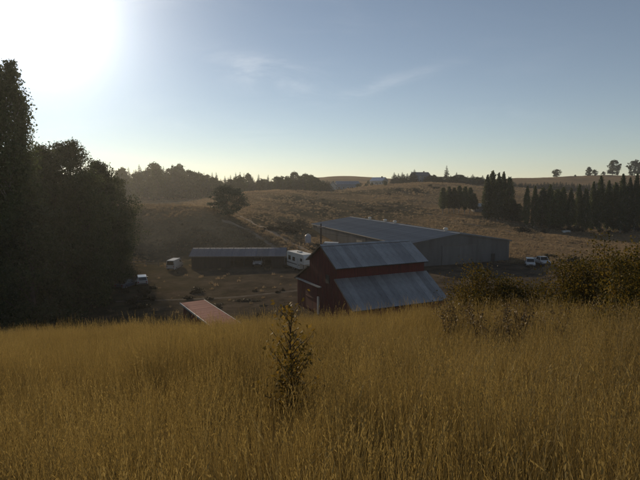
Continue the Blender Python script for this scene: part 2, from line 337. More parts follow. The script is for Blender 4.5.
def build_ground():
    nu, nv = 380, 430
    us = np.linspace(-1.9, 1.9, nu); ds = np.exp(np.linspace(math.log(15), math.log(1160), nv)) - 40
    U, D = np.meshgrid(us, ds); X = U * (D + 40); Y = D; Z = H(X, Y)
    V = np.stack([X, Y, Z], -1).reshape(-1, 3)
    i = np.arange(nu - 1)[None] + np.arange(nv - 1)[:, None] * nu
    F = np.stack([i, i + 1, i + nu + 1, i + nu], -1).reshape(-1, 4)
    m = bpy.data.meshes.new('ground'); m.vertices.add(len(V)); m.loops.add(F.size); m.polygons.add(len(F))
    m.vertices.foreach_set('co', V.astype(np.float32).ravel()); m.loops.foreach_set('vertex_index', F.astype(np.int32).ravel())
    m.polygons.foreach_set('loop_start', np.arange(0, F.size, 4, dtype=np.int32)); m.polygons.foreach_set('loop_total', np.full(len(F), 4, np.int32))
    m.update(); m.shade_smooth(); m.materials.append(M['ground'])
    x, y = V[:, 0], V[:, 1]
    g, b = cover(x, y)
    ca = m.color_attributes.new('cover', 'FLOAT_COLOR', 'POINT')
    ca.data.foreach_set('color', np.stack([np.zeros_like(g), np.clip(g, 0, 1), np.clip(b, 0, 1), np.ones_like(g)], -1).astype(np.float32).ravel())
    o = bpy.data.objects.new('ground', m); link(o); o['kind'] = 'structure'
build_ground()
TRACKS = []; VEH = []
def ribbon(name, pts, width, m, lift=.05, step=1.0, jitter=.12):
    pts = np.array(pts, float); out = []
    for a, b in zip(pts[:-1], pts[1:]):
        k = max(2, int(np.hypot(*(b - a)) / step)); out += [a + (b - a) * t for t in np.arange(k) / k]
    out.append(pts[-1]); P = np.array(out)
    for _ in range(6): P[1:-1] = .25 * P[:-2] + .5 * P[1:-1] + .25 * P[2:]
    T = np.gradient(P, axis=0); T /= np.linalg.norm(T, axis=1)[:, None]; N = np.stack([-T[:, 1], T[:, 0]], -1)
    TRACKS.append(P); mb = MB(); L = []
    for i in range(len(P)):
        w = width * (1 + jitter * math.sin(i * .9) + jitter * random.uniform(-1, 1)); row = [P[i] + N[i] * w * s for s in (-.5, -.17, .17, .5)]
        L.append([(q[0], q[1], h1(q[0], q[1]) + lift * (1 if k in (1, 2) else -.4)) for k, q in enumerate(row)])
    b = 0
    for r in L: mb.v += r
    for i in range(len(L) - 1):
        for k in range(3): mb.f.append((i * 4 + k, i * 4 + k + 1, (i + 1) * 4 + k + 1, (i + 1) * 4 + k))
    o = mb.build(name, m, smooth=True); o['kind'] = 'structure'; return o
def gpts(L): return [ground_at(*p)[:2] for p in L]
ribbon('dirt_track', gpts([(233, 214, 110), (246, 219, 110), (262, 227, 110), (280, 237, 100), (298, 246, 90), (314, 254, 80)]), 2.3, M['dirt'])
ribbon('dirt_track', gpts([(222, 221, 110), (234, 223, 110), (250, 231, 100), (264, 240, 100), (280, 250, 90)]), 2.0, M['dirt'])
ribbon('gravel_lane', [(-46, 74), (-30, 77), (-14, 79), (-2, 84), (2, 94)], 1.1, M['lane'], .03)
ribbon('dirt_track', gpts([(330, 199, 180), (360, 202, 180), (395, 207, 180), (430, 214, 180), (480, 226, 150), (560, 240, 130)]), 1.2, M['lane'], .03)

# ------------------------------------------------------------------ farm buildings
def sheet_mesh(name, w, L, m, pitch=.3, rib=.035):
    # corrugated roofing sheet: x across, y up the slope
    prof = []; k = max(1, round(w / pitch)); p = w / k
    for i in range(k): prof += [(i * p, rib), (i * p + .05, 0), (i * p + p - .05, 0)]
    prof.append((w, rib)); mb = MB(); n = len(prof)
    mb.v = [(x, 0, z) for x, z in prof] + [(x, L, z) for x, z in prof]; mb.f = [(i, i + 1, n + i + 1, n + i) for i in range(n - 1)]
    me = mb.mesh(name, m); return me
def slope_sheets(parent, name, x0, x1, y0, z0, y1, z1, m, w=1.0, lift=.05):
    # a roof slope that runs along local x from eave (y0,z0) to top (y1,z1)
    n = max(1, round((x1 - x0) / w)); ww = (x1 - x0) / n; L = math.hypot(y1 - y0, z1 - z0)
    flip = y1 < y0; a = math.atan2(z1 - z0, abs(y1 - y0)); me = sheet_mesh(name, ww + .02, L, m)
    for i in range(n):
        o = bpy.data.objects.new(name, me); link(o, parent)
        dz = lift + (.006 if i % 2 else 0) + random.uniform(0, .004)
        if not flip: o.location = (x0 + i * ww, y0, z0 + dz); o.rotation_euler = (a, 0, 0)
        else: o.location = (x0 + (i + 1) * ww, y0, z0 + dz); o.rotation_euler = (a, 0, math.pi)
def slab(parent, name, x0, x1, y0, z0, y1, z1, m, t=.1):
    return MB().prism([(y0, z0), (y1, z1), (y1, z1 - t), (y0, z0 - t)], 0, x0, x1).build(name, m, parent)

# --- red monitor barn
bx, by = 4.04, 58.0
barn = empty('barn', (bx, by, .7), R(26), label='dark red barn with raised centre roof, lean-tos and grey tin roofing', cat='barn')
Lb, Wb, c0, c1 = 13.5, 16.9, 4.4, 12.5
MB().prism([(0, -.6), (Wb, -.6), (Wb, 3.8), (c1, 6.0), (c1, 7.15), (Wb / 2, 9.3), (c0, 7.15), (c0, 5.55), (0, 2.75)], 0, 0, Lb).build('wall', M['barn_red'], barn)
bt = MB()
for i in range(56):
    y = .15 + i * .3; zt = (2.7 + y * .63 if y < c0 else (7.1 + min(y - c0, c1 - y) * .52 if y < c1 else 6.0 - (y - c1) * .5)) - .12
    bt.box(-.025, .0, y - .03, y + .03, -.2, zt)
for i in range(44):
    x = .15 + i * .3; bt.box(x - .03, x + .03, -.025, 0, -.2, 2.6)
for i in range(44):
    x = .15 + i * .3; bt.box(x - .03, x + .03, c0 - .025, c0, 5.7, 7.0)
b_ = bt.build('battens', M['barn_red'], barn); b_['kind'] = 'stuff'
ov = .35
for (nm, ya, za, yb, zb) in [('roof', c0 - .45, 6.95, Wb / 2, 9.42), ('roof', c1 + .45, 6.95, Wb / 2, 9.42), ('lean_to_roof', -.4, 2.55, c0, 5.6), ('lean_to_roof', Wb + .3, 3.7, c1, 6.05)]:
    r = slab(barn, nm, -ov, Lb + ov, ya, za, yb, zb, M['dark_wood'], .09)
    slope_sheets(r, 'roof_sheet', -ov - .02, Lb + ov + .02, ya, za, yb, zb, M['old_tin'], .95, .012)
MB().prism([(Wb / 2 - .3, 9.34), (Wb / 2, 9.54), (Wb / 2 + .3, 9.34), (Wb / 2, 9.47)], 0, -ov, Lb + ov).build('ridge_cap', M['old_tin'], barn)
def rake(parent, ya, za, yb, zb, x, m, w=.16, t=.05):
    MB().prism([(ya, za), (yb, zb), (yb, zb - w), (ya, za - w)], 0, x - t, x).build('rake_board', m, parent)
rake(barn, -.4, 2.58, c0, 5.63, -ov - .004, M['weathered'])
rake(barn, c0 - .45, 6.97, Wb / 2, 9.43, -ov - .004, M['dark_wood']); rake(barn, c1 + .45, 6.97, Wb / 2, 9.43, -ov - .004, M['dark_wood'])
rake(barn, Wb + .3, 3.72, c1, 6.07, -ov - .004, M['dark_wood'])
MB().box(-.30, -.04, 9.2, 16.9, 3.62, 3.82).build('door_rail', M['white_trim'], barn)
MB().box(-.32, -.045, 8.7, 9.1, 3.7, 3.86).build('rail_stop', M['white_trim'], barn)
d_ = MB().box(-.12, -.045, 9.95, 13.6, .1, 3.55).build('sliding_door', M['barn_red'], barn)
MB().box(-.16, -.125, 9.95, 13.6, 1.7, 1.85).build('door_brace', M['barn_red'], d_)
MB().box(-.2, -.03, 9.35, 9.75, -.1, 2.3).build('door_post', M['white_trim'], barn)
for yy in (6.4,): MB().box(-.09, -.03, yy, yy + 1.0, 4.6, 5.7).build('hay_door', M['dark_wood'], barn)

# --- big grey arena
ar = empty('arena', (18.2, 107, .2), R(19.5), label='long grey metal arena with low pitched roof behind the red barn', cat='arena')
Wa, La, ea, ra = 27.5, 62, 5.0, 6.95
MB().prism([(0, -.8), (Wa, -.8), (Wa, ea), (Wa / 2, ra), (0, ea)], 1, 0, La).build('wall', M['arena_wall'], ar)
sm = MB(); 
for i in range(91):
    x = .2 + i * .301; zt = ea + (ra - ea) * min(x, Wa - x) / (Wa / 2) - .1; sm.box(x - .035, x + .035, -.03, 0, -.2, zt)
for i in range(205):
    y = .2 + i * .301; sm.box(-.03, 0, y - .035, y + .035, -.2, ea - .15)
q = sm.build('wall_ribs', M['arena_wall'], ar); q['kind'] = 'stuff'
for sgn in (0, 1):
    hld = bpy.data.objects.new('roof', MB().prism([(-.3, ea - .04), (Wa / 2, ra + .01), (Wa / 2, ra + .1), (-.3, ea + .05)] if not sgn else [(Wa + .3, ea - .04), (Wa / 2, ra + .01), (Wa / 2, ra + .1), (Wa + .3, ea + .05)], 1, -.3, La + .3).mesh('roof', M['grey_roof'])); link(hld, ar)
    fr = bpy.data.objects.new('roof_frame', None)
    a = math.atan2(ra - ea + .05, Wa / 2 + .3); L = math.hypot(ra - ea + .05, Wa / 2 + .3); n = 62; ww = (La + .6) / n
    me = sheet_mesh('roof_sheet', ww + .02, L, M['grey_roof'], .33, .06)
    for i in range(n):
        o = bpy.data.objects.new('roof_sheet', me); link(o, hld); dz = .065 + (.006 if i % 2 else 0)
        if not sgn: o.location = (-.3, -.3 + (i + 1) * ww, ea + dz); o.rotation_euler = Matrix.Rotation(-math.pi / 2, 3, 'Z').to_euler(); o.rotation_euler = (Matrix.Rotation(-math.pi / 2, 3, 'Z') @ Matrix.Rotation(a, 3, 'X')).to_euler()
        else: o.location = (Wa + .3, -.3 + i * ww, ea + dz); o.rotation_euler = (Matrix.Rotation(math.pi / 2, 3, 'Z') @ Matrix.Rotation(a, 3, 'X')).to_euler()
MB().prism([(Wa / 2 - .35, ra + .13), (Wa / 2, ra + .2), (Wa / 2 + .35, ra + .13), (Wa / 2, ra + .16)], 1, -.3, La + .3).build('ridge_cap', M['grey_roof'], ar)
def vent(parent, x, y, z):
    v = MB().tube([(0, 0, -.3), (0, 0, .3)], .32, 12).build('roof_vent', M['white_trim'], parent, (x, y, z))
    prof = [(.34, .28), (.52, .36), (.55, .6), (.42, .78), (.14, .86)]
    mb = MB(); mb.tube([(0, 0, z_) for _, z_ in prof], [r for r, _ in prof], 12); mb.build('vent_hood', M['white_trim'], v)
MB().box(-.42, -.31, -.3, La + .3, ea - .16, ea - .02).build('gutter', M['weathered'], ar)
for yy in (.4, 20, 40, 61): MB().tube([(-.2, yy, ea - .14), (-.1, yy, ea - .5), (-.1, yy, -.2)], .06, 6).build('downpipe', M['weathered'], ar)
MB().box(9.0, 18.4, -.22, -.14, 4.35, 4.5).build('door_track', M['weathered'], ar)
for k in (0, 1):
    dd = MB().box(9.3 + 4.45 * k, 13.7 + 4.45 * k, -.13, -.06, -.05, 4.35).build('sliding_door', M['arena_wall'], ar)
    MB().box(9.32 + 4.45 * k, 13.68 + 4.45 * k, -.155, -.131, 2.1, 2.22).build('door_brace', M['weathered'], dd)
MB().box(22.5, 23.45, -.1, -.04, -.05, 2.1).build('side_door', M['dark_wood'], ar)
for t in (47, 36.5, 30.5, 5.5): vent(ar, Wa / 2, t, ra + .15)
MB().box(-.08, -.035, 22, 25.6, -.1, 3.6).build('side_door', M['arena_wall'], ar)
for s in (0, 1): MB().prism([(-.32 if not s else Wa + .32, ea + .06), (Wa / 2, ra + .12), (Wa / 2, ra - .12), (-.32 if not s else Wa + .32, ea - .18)], 1, -.36, -.31).build('rake_trim', M['arena_wall'], ar)

# --- long low shed
sx0, sx1 = pix(191, 270, 107)[0], pix(284, 270, 107)[0]
sh = empty('long_shed', (sx0, 107.5, -.05), R(1.5), label='long low dark shed with blue-grey tin roof and open bays', cat='shed')
Ls = sx1 - sx0
MB().box(0, Ls, 7.0, 7.25, -.4, 2.7).build('wall', M['dark_wood'], sh)
MB().box(0, .2, .1, 7, -.4, 2.8).build('wall', M['dark_wood'], sh); MB().box(Ls - .2, Ls, .1, 7, -.4, 2.8).build('wall', M['dark_wood'], sh)
MB().box(.2, Ls * .42, .1, .3, -.4, 2.75).build('wall', M['dark_wood'], sh); MB().box(Ls * .86, Ls - .2, .1, .3, -.4, 2.75).build('wall', M['dark_wood'], sh)
for k in range(4): MB().box(Ls * (.45 + .11 * k), Ls * (.45 + .11 * k) + .2, .1, .3, -.4, 2.75).build('post', M['dark_wood'], sh)
for k in (0, 1): MB().box(1.0 + 3.4 * k, 3.9 + 3.4 * k, .04, .095, 0, 2.4).build('door', M['dark_wood'], sh)
for (ya, yb) in ((-.6, 3.6), (7.8, 3.6)):
    r = slab(sh, 'roof', -.4, Ls + .4, ya, 2.72, yb, 4.12, M['dark_wood'], .12); slope_sheets(r, 'roof_sheet', -.42, Ls + .42, ya, 2.72, yb, 4.12, M['shed_roof'], 1.3, .012)
for xa in (.0, Ls - .2): MB().prism([(.1, 2.8), (7.1, 2.8), (3.6, 3.95)], 0, xa, xa + .2).build('gable', M['dark_wood'], sh)
MB().box(-.4, Ls + .4, -.66, -.605, 2.62, 2.80).build('fascia', M['weathered'], sh)

# --- small shed whose red roof shows above the grass
A = np.array(pix(204, 300, 59.5)); B = np.array(pix(236, 320.5, 50.3))
dirv = np.array((B[0] - A[0], B[1] - A[1])); dirv /= np.linalg.norm(dirv)
rz = math.atan2(dirv[1], dirv[0])            # local x towards the near end; local y to the right of the roof as seen here
rs = empty('red_roof_shed', (A[0], A[1], h1(A[0], A[1])), rz, label='small shed with faded red roof and pale edge trim below the grass', cat='shed')
zr = A[2] - rs.location[2]; Wr = 2.85; Lr = 12.0
zl = zr - .04
MB().prism([(-Wr + .25, -2.5), (-.25, -2.5), (-.25, zr - .2), (-Wr + .25, zl - .2)], 0, .3, Lr - .3).build('wall', M['barn_red'], rs)
rr = MB().prism([(-Wr, zl), (0, zr), (0, zr - .12), (-Wr, zl - .12)], 0, 0, Lr).build('roof', M['red_roof'], rs)
me = sheet_mesh('roof_sheet', Lr / 12 + .02, math.hypot(Wr, zr - zl), M['red_roof'], .25, .02)
for i in range(12):
    o = bpy.data.objects.new('roof_sheet', me); link(o, rr); o.location = (i * Lr / 12, -Wr, zl + .01 + (.005 if i % 2 else 0)); o.rotation_euler = (math.atan2(zr - zl, Wr), 0, 0)
MB().box(-.03, Lr, -Wr - .09, -Wr - .004, zl - .14, zl + .05).build('edge_trim', M['white_trim'], rs)
MB().box(-.03, Lr, .004, .07, zr - .14, zr + .05).build('edge_trim', M['white_trim'], rs)
MB().box(2, 3.1, -Wr + .16, -Wr + .24, -1.2, zl - .6).build('door', M['dark_wood'], rs)

# --- utility pole and wire
pp = pix(321, 240, 86); pz = h1(pp[0], pp[1])
ptop = pix(321, 223.5, 86)[2] - pz
up = empty('utility_pole', (pp[0], pp[1], pz), R(20), label='dark wooden utility pole rising behind the red barn', cat='utility pole')
MB().tube([(0, 0, -.5), (0, 0, ptop * .5), (0, 0, ptop)], [.17, .15, .11], 8).build('pole', M['pole_wood'], up)
MB().box(-.75, .75, -.17, -.05, ptop - .75, ptop - .62).build('crossarm', M['weathered'], up)
for k in (-.6, .6): MB().tube([(k, -.11, ptop - .62), (k, -.11, ptop - .42)], .045, 6).build('insulator', M['white_trim'], up)
wire = []
a = Vector((pp[0], pp[1], pz + ptop - 1.6)); b = Vector((ar.location.x + 2, ar.location.y + 6, 5.6))
for i in range(13):
    t = i / 12; p = a.lerp(b, t); p.z -= 1.1 * 4 * t * (1 - t) * .4; wire.append(p)
tag(MB().tube(wire, .018, 4).build('power_line', M['rubber']), 'thin dark wire sagging from the wooden pole to the arena', 'wire')

# ------------------------------------------------------------------ vehicles
def wheel(parent, x, y, r=.34, w=.22):
    s = 1 if y > 0 else -1
    k = bpy.data.objects.new('wheel', MB().tube([(0, -w / 2, 0), (0, -w / 2 + .03, 0), (0, w / 2 - .03, 0), (0, w / 2, 0)], [r * .93, r, r, r * .93], 18).mesh('wheel', M['rubber'])); link(k, parent); k.location = (x, y, r)
    MB().tube([(0, s * (w / 2 - .02), 0), (0, s * (w / 2 + .012), 0)], [r * .6, r * .5], 14).build('rim', M['rim'], k)
def loft(sections):
    # sections: (x, [(y,z)...]) rings mirrored already; closed loft
    mb = MB(); n = len(sections[0][1])
    for x, ring in sections: mb.v += [(x, y, z) for y, z in ring]
    for i in range(len(sections) - 1):
        for k in range(n): mb.f.append((i * n + k, i * n + (k + 1) % n, (i + 1) * n + (k + 1) % n, (i + 1) * n + k))
    mb.f.append(tuple(range(n - 1, -1, -1))); mb.f.append(tuple(range((len(sections) - 1) * n, len(sections) * n))); return mb
def ring(w, z0, z1, r=.08): return [(-w, z0 + r), (-w + r, z0), (w - r, z0), (w, z0 + r), (w, z1 - r), (w - r * 1.6, z1), (-w + r * 1.6, z1), (-w, z1 - r)]
def vehicle(kind, paint, loc, rz, label, name, cat='car', group=None):
    e = empty(name, loc, rz, label=label, cat=cat, group=group)
    P = M[paint]; VEH.append((loc[0], loc[1]))
    if kind == 'suv': Lh, w, belt, top, prof, z0 = 2.3, .92, 1.02, 1.72, [(-2.25, 1.02), (-2.0, 1.68), (.35, 1.72), (1.05, 1.04)], .32
    elif kind == 'sedan': Lh, w, belt, top, prof, z0 = 2.3, .88, .9, 1.42, [(-1.75, .92), (-1.05, 1.38), (.2, 1.42), (1.0, .93)], .24
    elif kind == 'van': Lh, w, belt, top, prof, z0 = 2.6, .98, 1.2, 2.35, [(-2.57, 1.2), (-2.5, 2.3), (1.2, 2.35), (2.0, 1.22)], .34
    else: Lh, w, belt, top, prof, z0 = 2.75, .98, 1.1, 1.85, [(-.75, 1.1), (-.6, 1.8), (.75, 1.85), (1.35, 1.12)], .42
    nose = belt - .12
    secs = [(-Lh, ring(w * .9, z0 + .12, belt - .06)), (-Lh + .12, ring(w, z0, belt)), (0, ring(w * 1.01, z0, belt)), (Lh * .42, ring(w, z0, belt)), (Lh * .86, ring(w * .96, z0, nose)), (Lh, ring(w * .86, z0 + .1, nose - .1))]
    loft(secs).build('body', P, e, smooth=False)
    # cabin: greenhouse with tumblehome, glass slightly proud
    wt = w * .8
    (x0, zb0), (x1, zt0), (x2, zt1), (x3, zb1) = prof
    cab = MB(); v = [(x0, -w * .97, belt - .03), (x3, -w * .97, belt - .03), (x3, w * .97, belt - .03), (x0, w * .97, belt - .03), (x1, -wt, zt0), (x2, -wt, zt1), (x2, wt, zt1), (x1, wt, zt0)]
    cab.add(v, [(0, 1, 5, 4), (1, 2, 6, 5), (2, 3, 7, 6), (3, 0, 4, 7), (4, 5, 6, 7)]); c = cab.build('cabin', P, e)
    def pane(idx, name, m0=.1, m1=.14, off=.012, u0=0, u1=1):
        q = [Vector(v[i]) for i in idx]      # a,b bottom ; c,d top (c above b)
        a, b, cc, d = q; f = lambda s, t: a.lerp(b, s).lerp(d.lerp(cc, s), t)
        nrm = (b - a).cross(d - a).normalized()
        s0, s1 = u0 + m0 * (u1 - u0), u1 - m0 * (u1 - u0)
        pts = [f(s0, m1), f(s1, m1), f(s1, 1 - m1), f(s0, 1 - m1)]
        MB().poly([p + nrm * off for p in pts]).build(name, M['glass'], c)
    pane((1, 2, 6, 5), 'windscreen', .06, .1); pane((3, 0, 4, 7), 'rear_window', .08, .14)
    if kind == 'van': pane((0, 1, 5, 4), 'side_window', .04, .3, u0=.74, u1=.97); pane((2, 3, 7, 6), 'side_window', .04, .3, u0=.03, u1=.26)
    else:
        pane((0, 1, 5, 4), 'side_window', .06, .14, u0=.04, u1=.5); pane((0, 1, 5, 4), 'side_window', .06, .14, u0=.5, u1=.96)
        pane((2, 3, 7, 6), 'side_window', .06, .14, u0=.04, u1=.5); pane((2, 3, 7, 6), 'side_window', .06, .14, u0=.5, u1=.96)
    if kind == 'pickup':
        MB().box(-Lh + .2, prof[0][0] - .1, -w * .82, w * .82, belt - .02, belt + .006).build('bed_liner', M['bumper'], e)
        for s in (-1, 1): MB().box(-Lh + .05, prof[0][0] - .05, s * w * .9 - .07, s * w * .9 + .07, belt - .05, belt + .09).build('bed_rail', P, e)
        MB().box(-Lh + .02, -Lh + .1, -w * .9, w * .9, belt - .05, belt + .09).build('tailgate', P, e)
    rw = .36 if kind in ('suv', 'pickup', 'van') else .32
    for x in (-Lh * .6, Lh * .62):
        for s in (-1, 1): wheel(e, x, s * (w - .08), rw)
    for s in (-1, 1):
        MB().box(Lh - .1, Lh + .015, s * w * .66 - .14, s * w * .66 + .14, nose - .3, nose - .13).build('headlight', M['lamp_glass'], e)
        MB().box(-Lh - .015, -Lh + .08, s * w * .74 - .09, s * w * .74 + .09, belt - .34, belt - .12).build('tail_light', M['tail_red'], e)
        MB().box(prof[3][0] - .35, prof[3][0] - .15, s * (w + .1) - .09, s * (w + .1) + .09, belt + .04, belt + .2).build('side_mirror', M['bumper'], e)
    MB().box(Lh - .02, Lh + .09, -w * .88, w * .88, z0 + .06, z0 + .26).build('bumper', M['bumper'], e)
    MB().box(-Lh - .09, -Lh + .02, -w * .88, w * .88, z0 + .06, z0 + .26).build('bumper', M['bumper'], e)
    MB().box(Lh * .97, Lh + .02, -w * .4, w * .4, nose - .36, nose - .16).build('grille', M['bumper'], e)
    return e
def park(kind, paint, px, py, D, rz, label, name, cat='car', group=None):
    x, y, z = pix(px, py, D); return vehicle(kind, paint, (x, y, h1(x, y) + .01), R(rz), label, name, cat, group)
park('suv', 'car_white', 142, 283, 91, 112, 'white car parked under the tall trees on the yard', 'parked_car')
park('van', 'car_white', 175, 267, 109, 84, 'white van parked at the end of the long low shed', 'parked_van', 'van')
park('pickup', 'car_white', 258.5, 270, 109.4, -90, 'white pickup truck parked inside an open shed bay', 'pickup_truck', 'pickup')
park('suv', 'car_white', 530, 265, 106, -108, 'white car with dark windows beside the brambles and the arena', 'parked_car')
park('pickup', 'car_white', 541.5, 265, 108, -88, 'white pickup truck parked in the dry field past the arena', 'pickup_truck', 'pickup')
park('van', 'car_white', 329, 249, 131, 170, 'white van parked along the arena wall behind the barn', 'parked_van', 'van')
park('sedan', 'car_blue', 127, 284, 88, 75, 'dark blue car in the deep shade beneath the trees', 'parked_car')
park('suv', 'car_dark', 100, 272, 102, 100, 'black car in the deep shade near the rail fence', 'parked_car')
tx, ty, tz = ground_at(566, 232.5, 140)
tr_ = empty('water_trough', (tx, ty, tz), R(8), label='pale metal water trough at the foot of the poplar row', cat='trough')
for (x0_, x1_, y0_, y1_) in ((-1.4, 1.4, -.5, -.45), (-1.4, 1.4, .45, .5), (-1.4, -1.35, -.45, .45), (1.35, 1.4, -.45, .45)): MB().box(x0_, x1_, y0_, y1_, -.2, .7).build('side', M['car_white'], tr_)
MB().box(-1.34, 1.34, -.44, .44, -.2, .5).build('water', M['glass'], tr_)

def camper(px, py, D, rz, label):
    x, y, z = pix(px, py, D); VEH.append((x, y)); e = empty('camper_trailer', (x, y, h1(x, y) + .01), R(rz), label=label, cat='camper')
    # fifth-wheel shape: raised front section, local x forward
    prof = [(-4, .6), (2.2, .6), (2.6, 1.75), (4.3, 1.75), (4.35, 2.9), (3.9, 3.75), (-3.9, 3.7), (-4, 3.5)]
    MB().prism([(a, b) for a, b in prof], 1, -1.2, 1.2).build('body', M['camper'], e)
    for s in (-1, 1):
        for (a, b, c, d) in [(-3.2, -2.0, 2.0, 2.9), (-1.1, .1, 2.0, 2.8), (2.6, 3.5, 2.3, 2.9)]:
            w = MB().box(a, b, s * 1.2 - .02 * (s < 0) + .003 * s, s * 1.2 + .02 * (s > 0) + .003 * s, c, d).build('window', M['glass'], e)
        MB().box(-4, 2.3, s * 1.205 - .01, s * 1.205 + .01, 1.3, 1.5).build('stripe', M['stripe'], e)
        MB().box(1.0, 1.75, s * 1.21 - .012, s * 1.21 + .012, .75, 2.7).build('door', M['white_trim'], e)
        for xx in (-1.2, -.3): wheel(e, xx, s * 1.02, .38)
    MB().box(-4.03, -4.005, -.8, .8, 2.2, 3.0).build('rear_window', M['glass'], e)
    MB().box(-.6, .4, -.4, .4, 3.72, 3.98).build('roof_unit', M['white_trim'], e)
    for s in (-1, 1): MB().box(3.2, 3.32, s * .8 - .06, s * .8 + .06, 0, 1.76).build('landing_leg', M['bumper'], e)
    return e
camper(300, 271, 104, -62, 'tall white camper trailer parked between the long shed and the barn')

# --- upright tank, fence, yard bits
x, y, z = pix(308, 243, 140); tk_ = empty('water_tank', (x, y, h1(x, y)), label='pale grey upright tank beside the arena corner', cat='tank')
MB().tube([(0, 0, -.2), (0, 0, .1), (0, 0, 2.0), (0, 0, 2.35), (0, 0, 2.5)], [.85, .85, .85, .6, .2], 16).build('shell', M['tank'], tk_, smooth=False)
MB().tube([(0, 0, 2.48), (0, 0, 2.62)], .22, 10).build('lid', M['white_trim'], tk_)
fe = empty('rail_fence', (-48, 113, h1(-48, 113)), R(4), label='grey wooden rail fence under the dark trees', cat='fence')
for i in range(9):
    gx = -11 + i * 2.75; wx = -48 + gx * math.cos(R(4)); wy = 113 + gx * math.sin(R(4)); zz = h1(wx, wy) - fe.location.z
    MB().box(gx - .07, gx + .07, -.07, .07, zz - .4, zz + 1.25).build('post', M['weathered'], fe)
    if i < 8:
        gx2 = gx + 2.75; z2 = h1(-48 + gx2 * math.cos(R(4)), 113 + gx2 * math.sin(R(4))) - fe.location.z
        for hh in (.45, 1.05): MB().prism([(gx - .1, zz + hh), (gx2 + .1, z2 + hh), (gx2 + .1, z2 + hh + .12), (gx - .1, zz + hh + .12)], 1, -.11, -.074).build('rail', M['weathered'], fe)

# ------------------------------------------------------------------ far houses
def house(px, py, D, w, d, hh, rf, rz, wallm, roofm, label, nwin=4, storeys=1, chimney=True, name='farmhouse', cat='house'):
    x, y, _ = pix(px, py, D); z = h1(x, y); e = empty(name, (x, y, z), R(rz), label=label, cat=cat)
    MB().prism([(-d / 2, -1.5), (d / 2, -1.5), (d / 2, hh), (0, hh + rf), (-d / 2, hh)], 0, -w / 2, w / 2).build('wall', M[wallm], e)
    t = .25; s = rf / (d / 2)
    r0 = MB().prism([(-d / 2 - .5, hh - .5 * s + .08), (0, hh + rf + .08), (0, hh + rf + .08 + t), (-d / 2 - .5, hh - .5 * s + .08 + t)], 0, -w / 2 - .5, w / 2 + .5).build('roof', M[roofm], e)
    MB().prism([(d / 2 + .5, hh - .5 * s + .08), (0.002, hh + rf + .08), (0.002, hh + rf + .08 + t), (d / 2 + .5, hh - .5 * s + .08 + t)], 0, -w / 2 - .5, w / 2 + .5).build('roof', M[roofm], e)
    if chimney: MB().box(w * .2, w * .2 + .9, -.4, .5, hh + rf * .3, hh + rf + 1.1).build('chimney', M['weathered'], r0)
    for st in range(storeys):
        for k in range(nwin):
            cx = -w / 2 + w * (k + .5) / nwin; b = .9 + st * 2.8
            f = MB().box(cx - .65, cx + .65, -d / 2 - .06, -d / 2 - .004, b - .05, b + 1.45).build('window', M['white_trim'], e)
            MB().box(cx - .53, cx + .53, -d / 2 - .085, -d / 2 - .062, b + .07, b + 1.33).build('pane', M['glass'], f)
    MB().box(-.5 + w * .12, .5 + w * .12, -d / 2 - .05, -d / 2 - .005, 0, 2.1).build('door', M['stripe'], e)
    return e
house(420, 182, 402, 13, 9, 5.6, 2.6, 12, 'house_a', 'shingle', 'blue-grey two storey house among dark trees on the hill', 4, 2)
house(379, 186, 415, 12, 8, 3.4, 2.6, -42, 'house_b', 'bright_tin', 'low house with bright tin roof glinting on the hill', 3)
house(347, 191, 380, 17, 8, 4.2, 2.2, 8, 'house_c', 'house_c', 'long slate-blue building among trees across the golden slope', 5, chimney=False, name='outbuilding', cat='building')
house(333, 191, 372, 4.5, 5, 3.4, 2.2, 80, 'house_b', 'shingle', 'small pale house beside the long slate-blue building', 2)
house(479, 211, 232, 6, 4, 2.4, 1.0, 5, 'weathered', 'old_tin', 'small grey shed between the two clumps of poplars', 2, chimney=False, name='field_shed', cat='shed')
house(206, 196, 335, 9, 7, 4, 2.2, -20, 'house_b', 'shingle', 'pale house half hidden in the hazy treeline', 3)

# ------------------------------------------------------------------ trees
def leaf_quads(P, size, r, aspect=1.5, up=.0, axis=None):
    n = len(P); a = r.normal(size=(n, 3)) if axis is None else axis + r.normal(size=(n, 3)) * .35
    a[:, 2] += up; a /= np.linalg.norm(a, axis=1)[:, None] + 1e-9
    b = np.cross(a, r.normal(size=(n, 3))); b /= np.linalg.norm(b, axis=1)[:, None] + 1e-9
    s = np.reshape(size, (-1, 1)) * r.uniform(.6, 1.35, (n, 1)); c = np.cross(a, b) * s * .22
    return np.stack([P - a * s * aspect * .5, P + b * s * .5 + c, P + a * s * aspect * .5, P - b * s * .5 + c], 1)
def sub_blobs(blobs, nsub, per, size, r, flat=1.0):
    out = []
    for (c, R3) in blobs:
        c = np.array(c); R3 = np.array(R3); d = r.normal(size=(nsub, 3)); d /= np.linalg.norm(d, axis=1)[:, None]
        cc = c + d * R3 * r.uniform(.35, 1.05, (nsub, 1))
        for q in cc:
            k = int(per * r.uniform(.4, 1.5)); e = r.normal(size=(k, 3)) * .6; out.append(q + e * (R3.mean() * .4) * np.array([1, 1, .75 * flat]))
    P = np.concatenate(out); return leaf_quads(P, size, r)
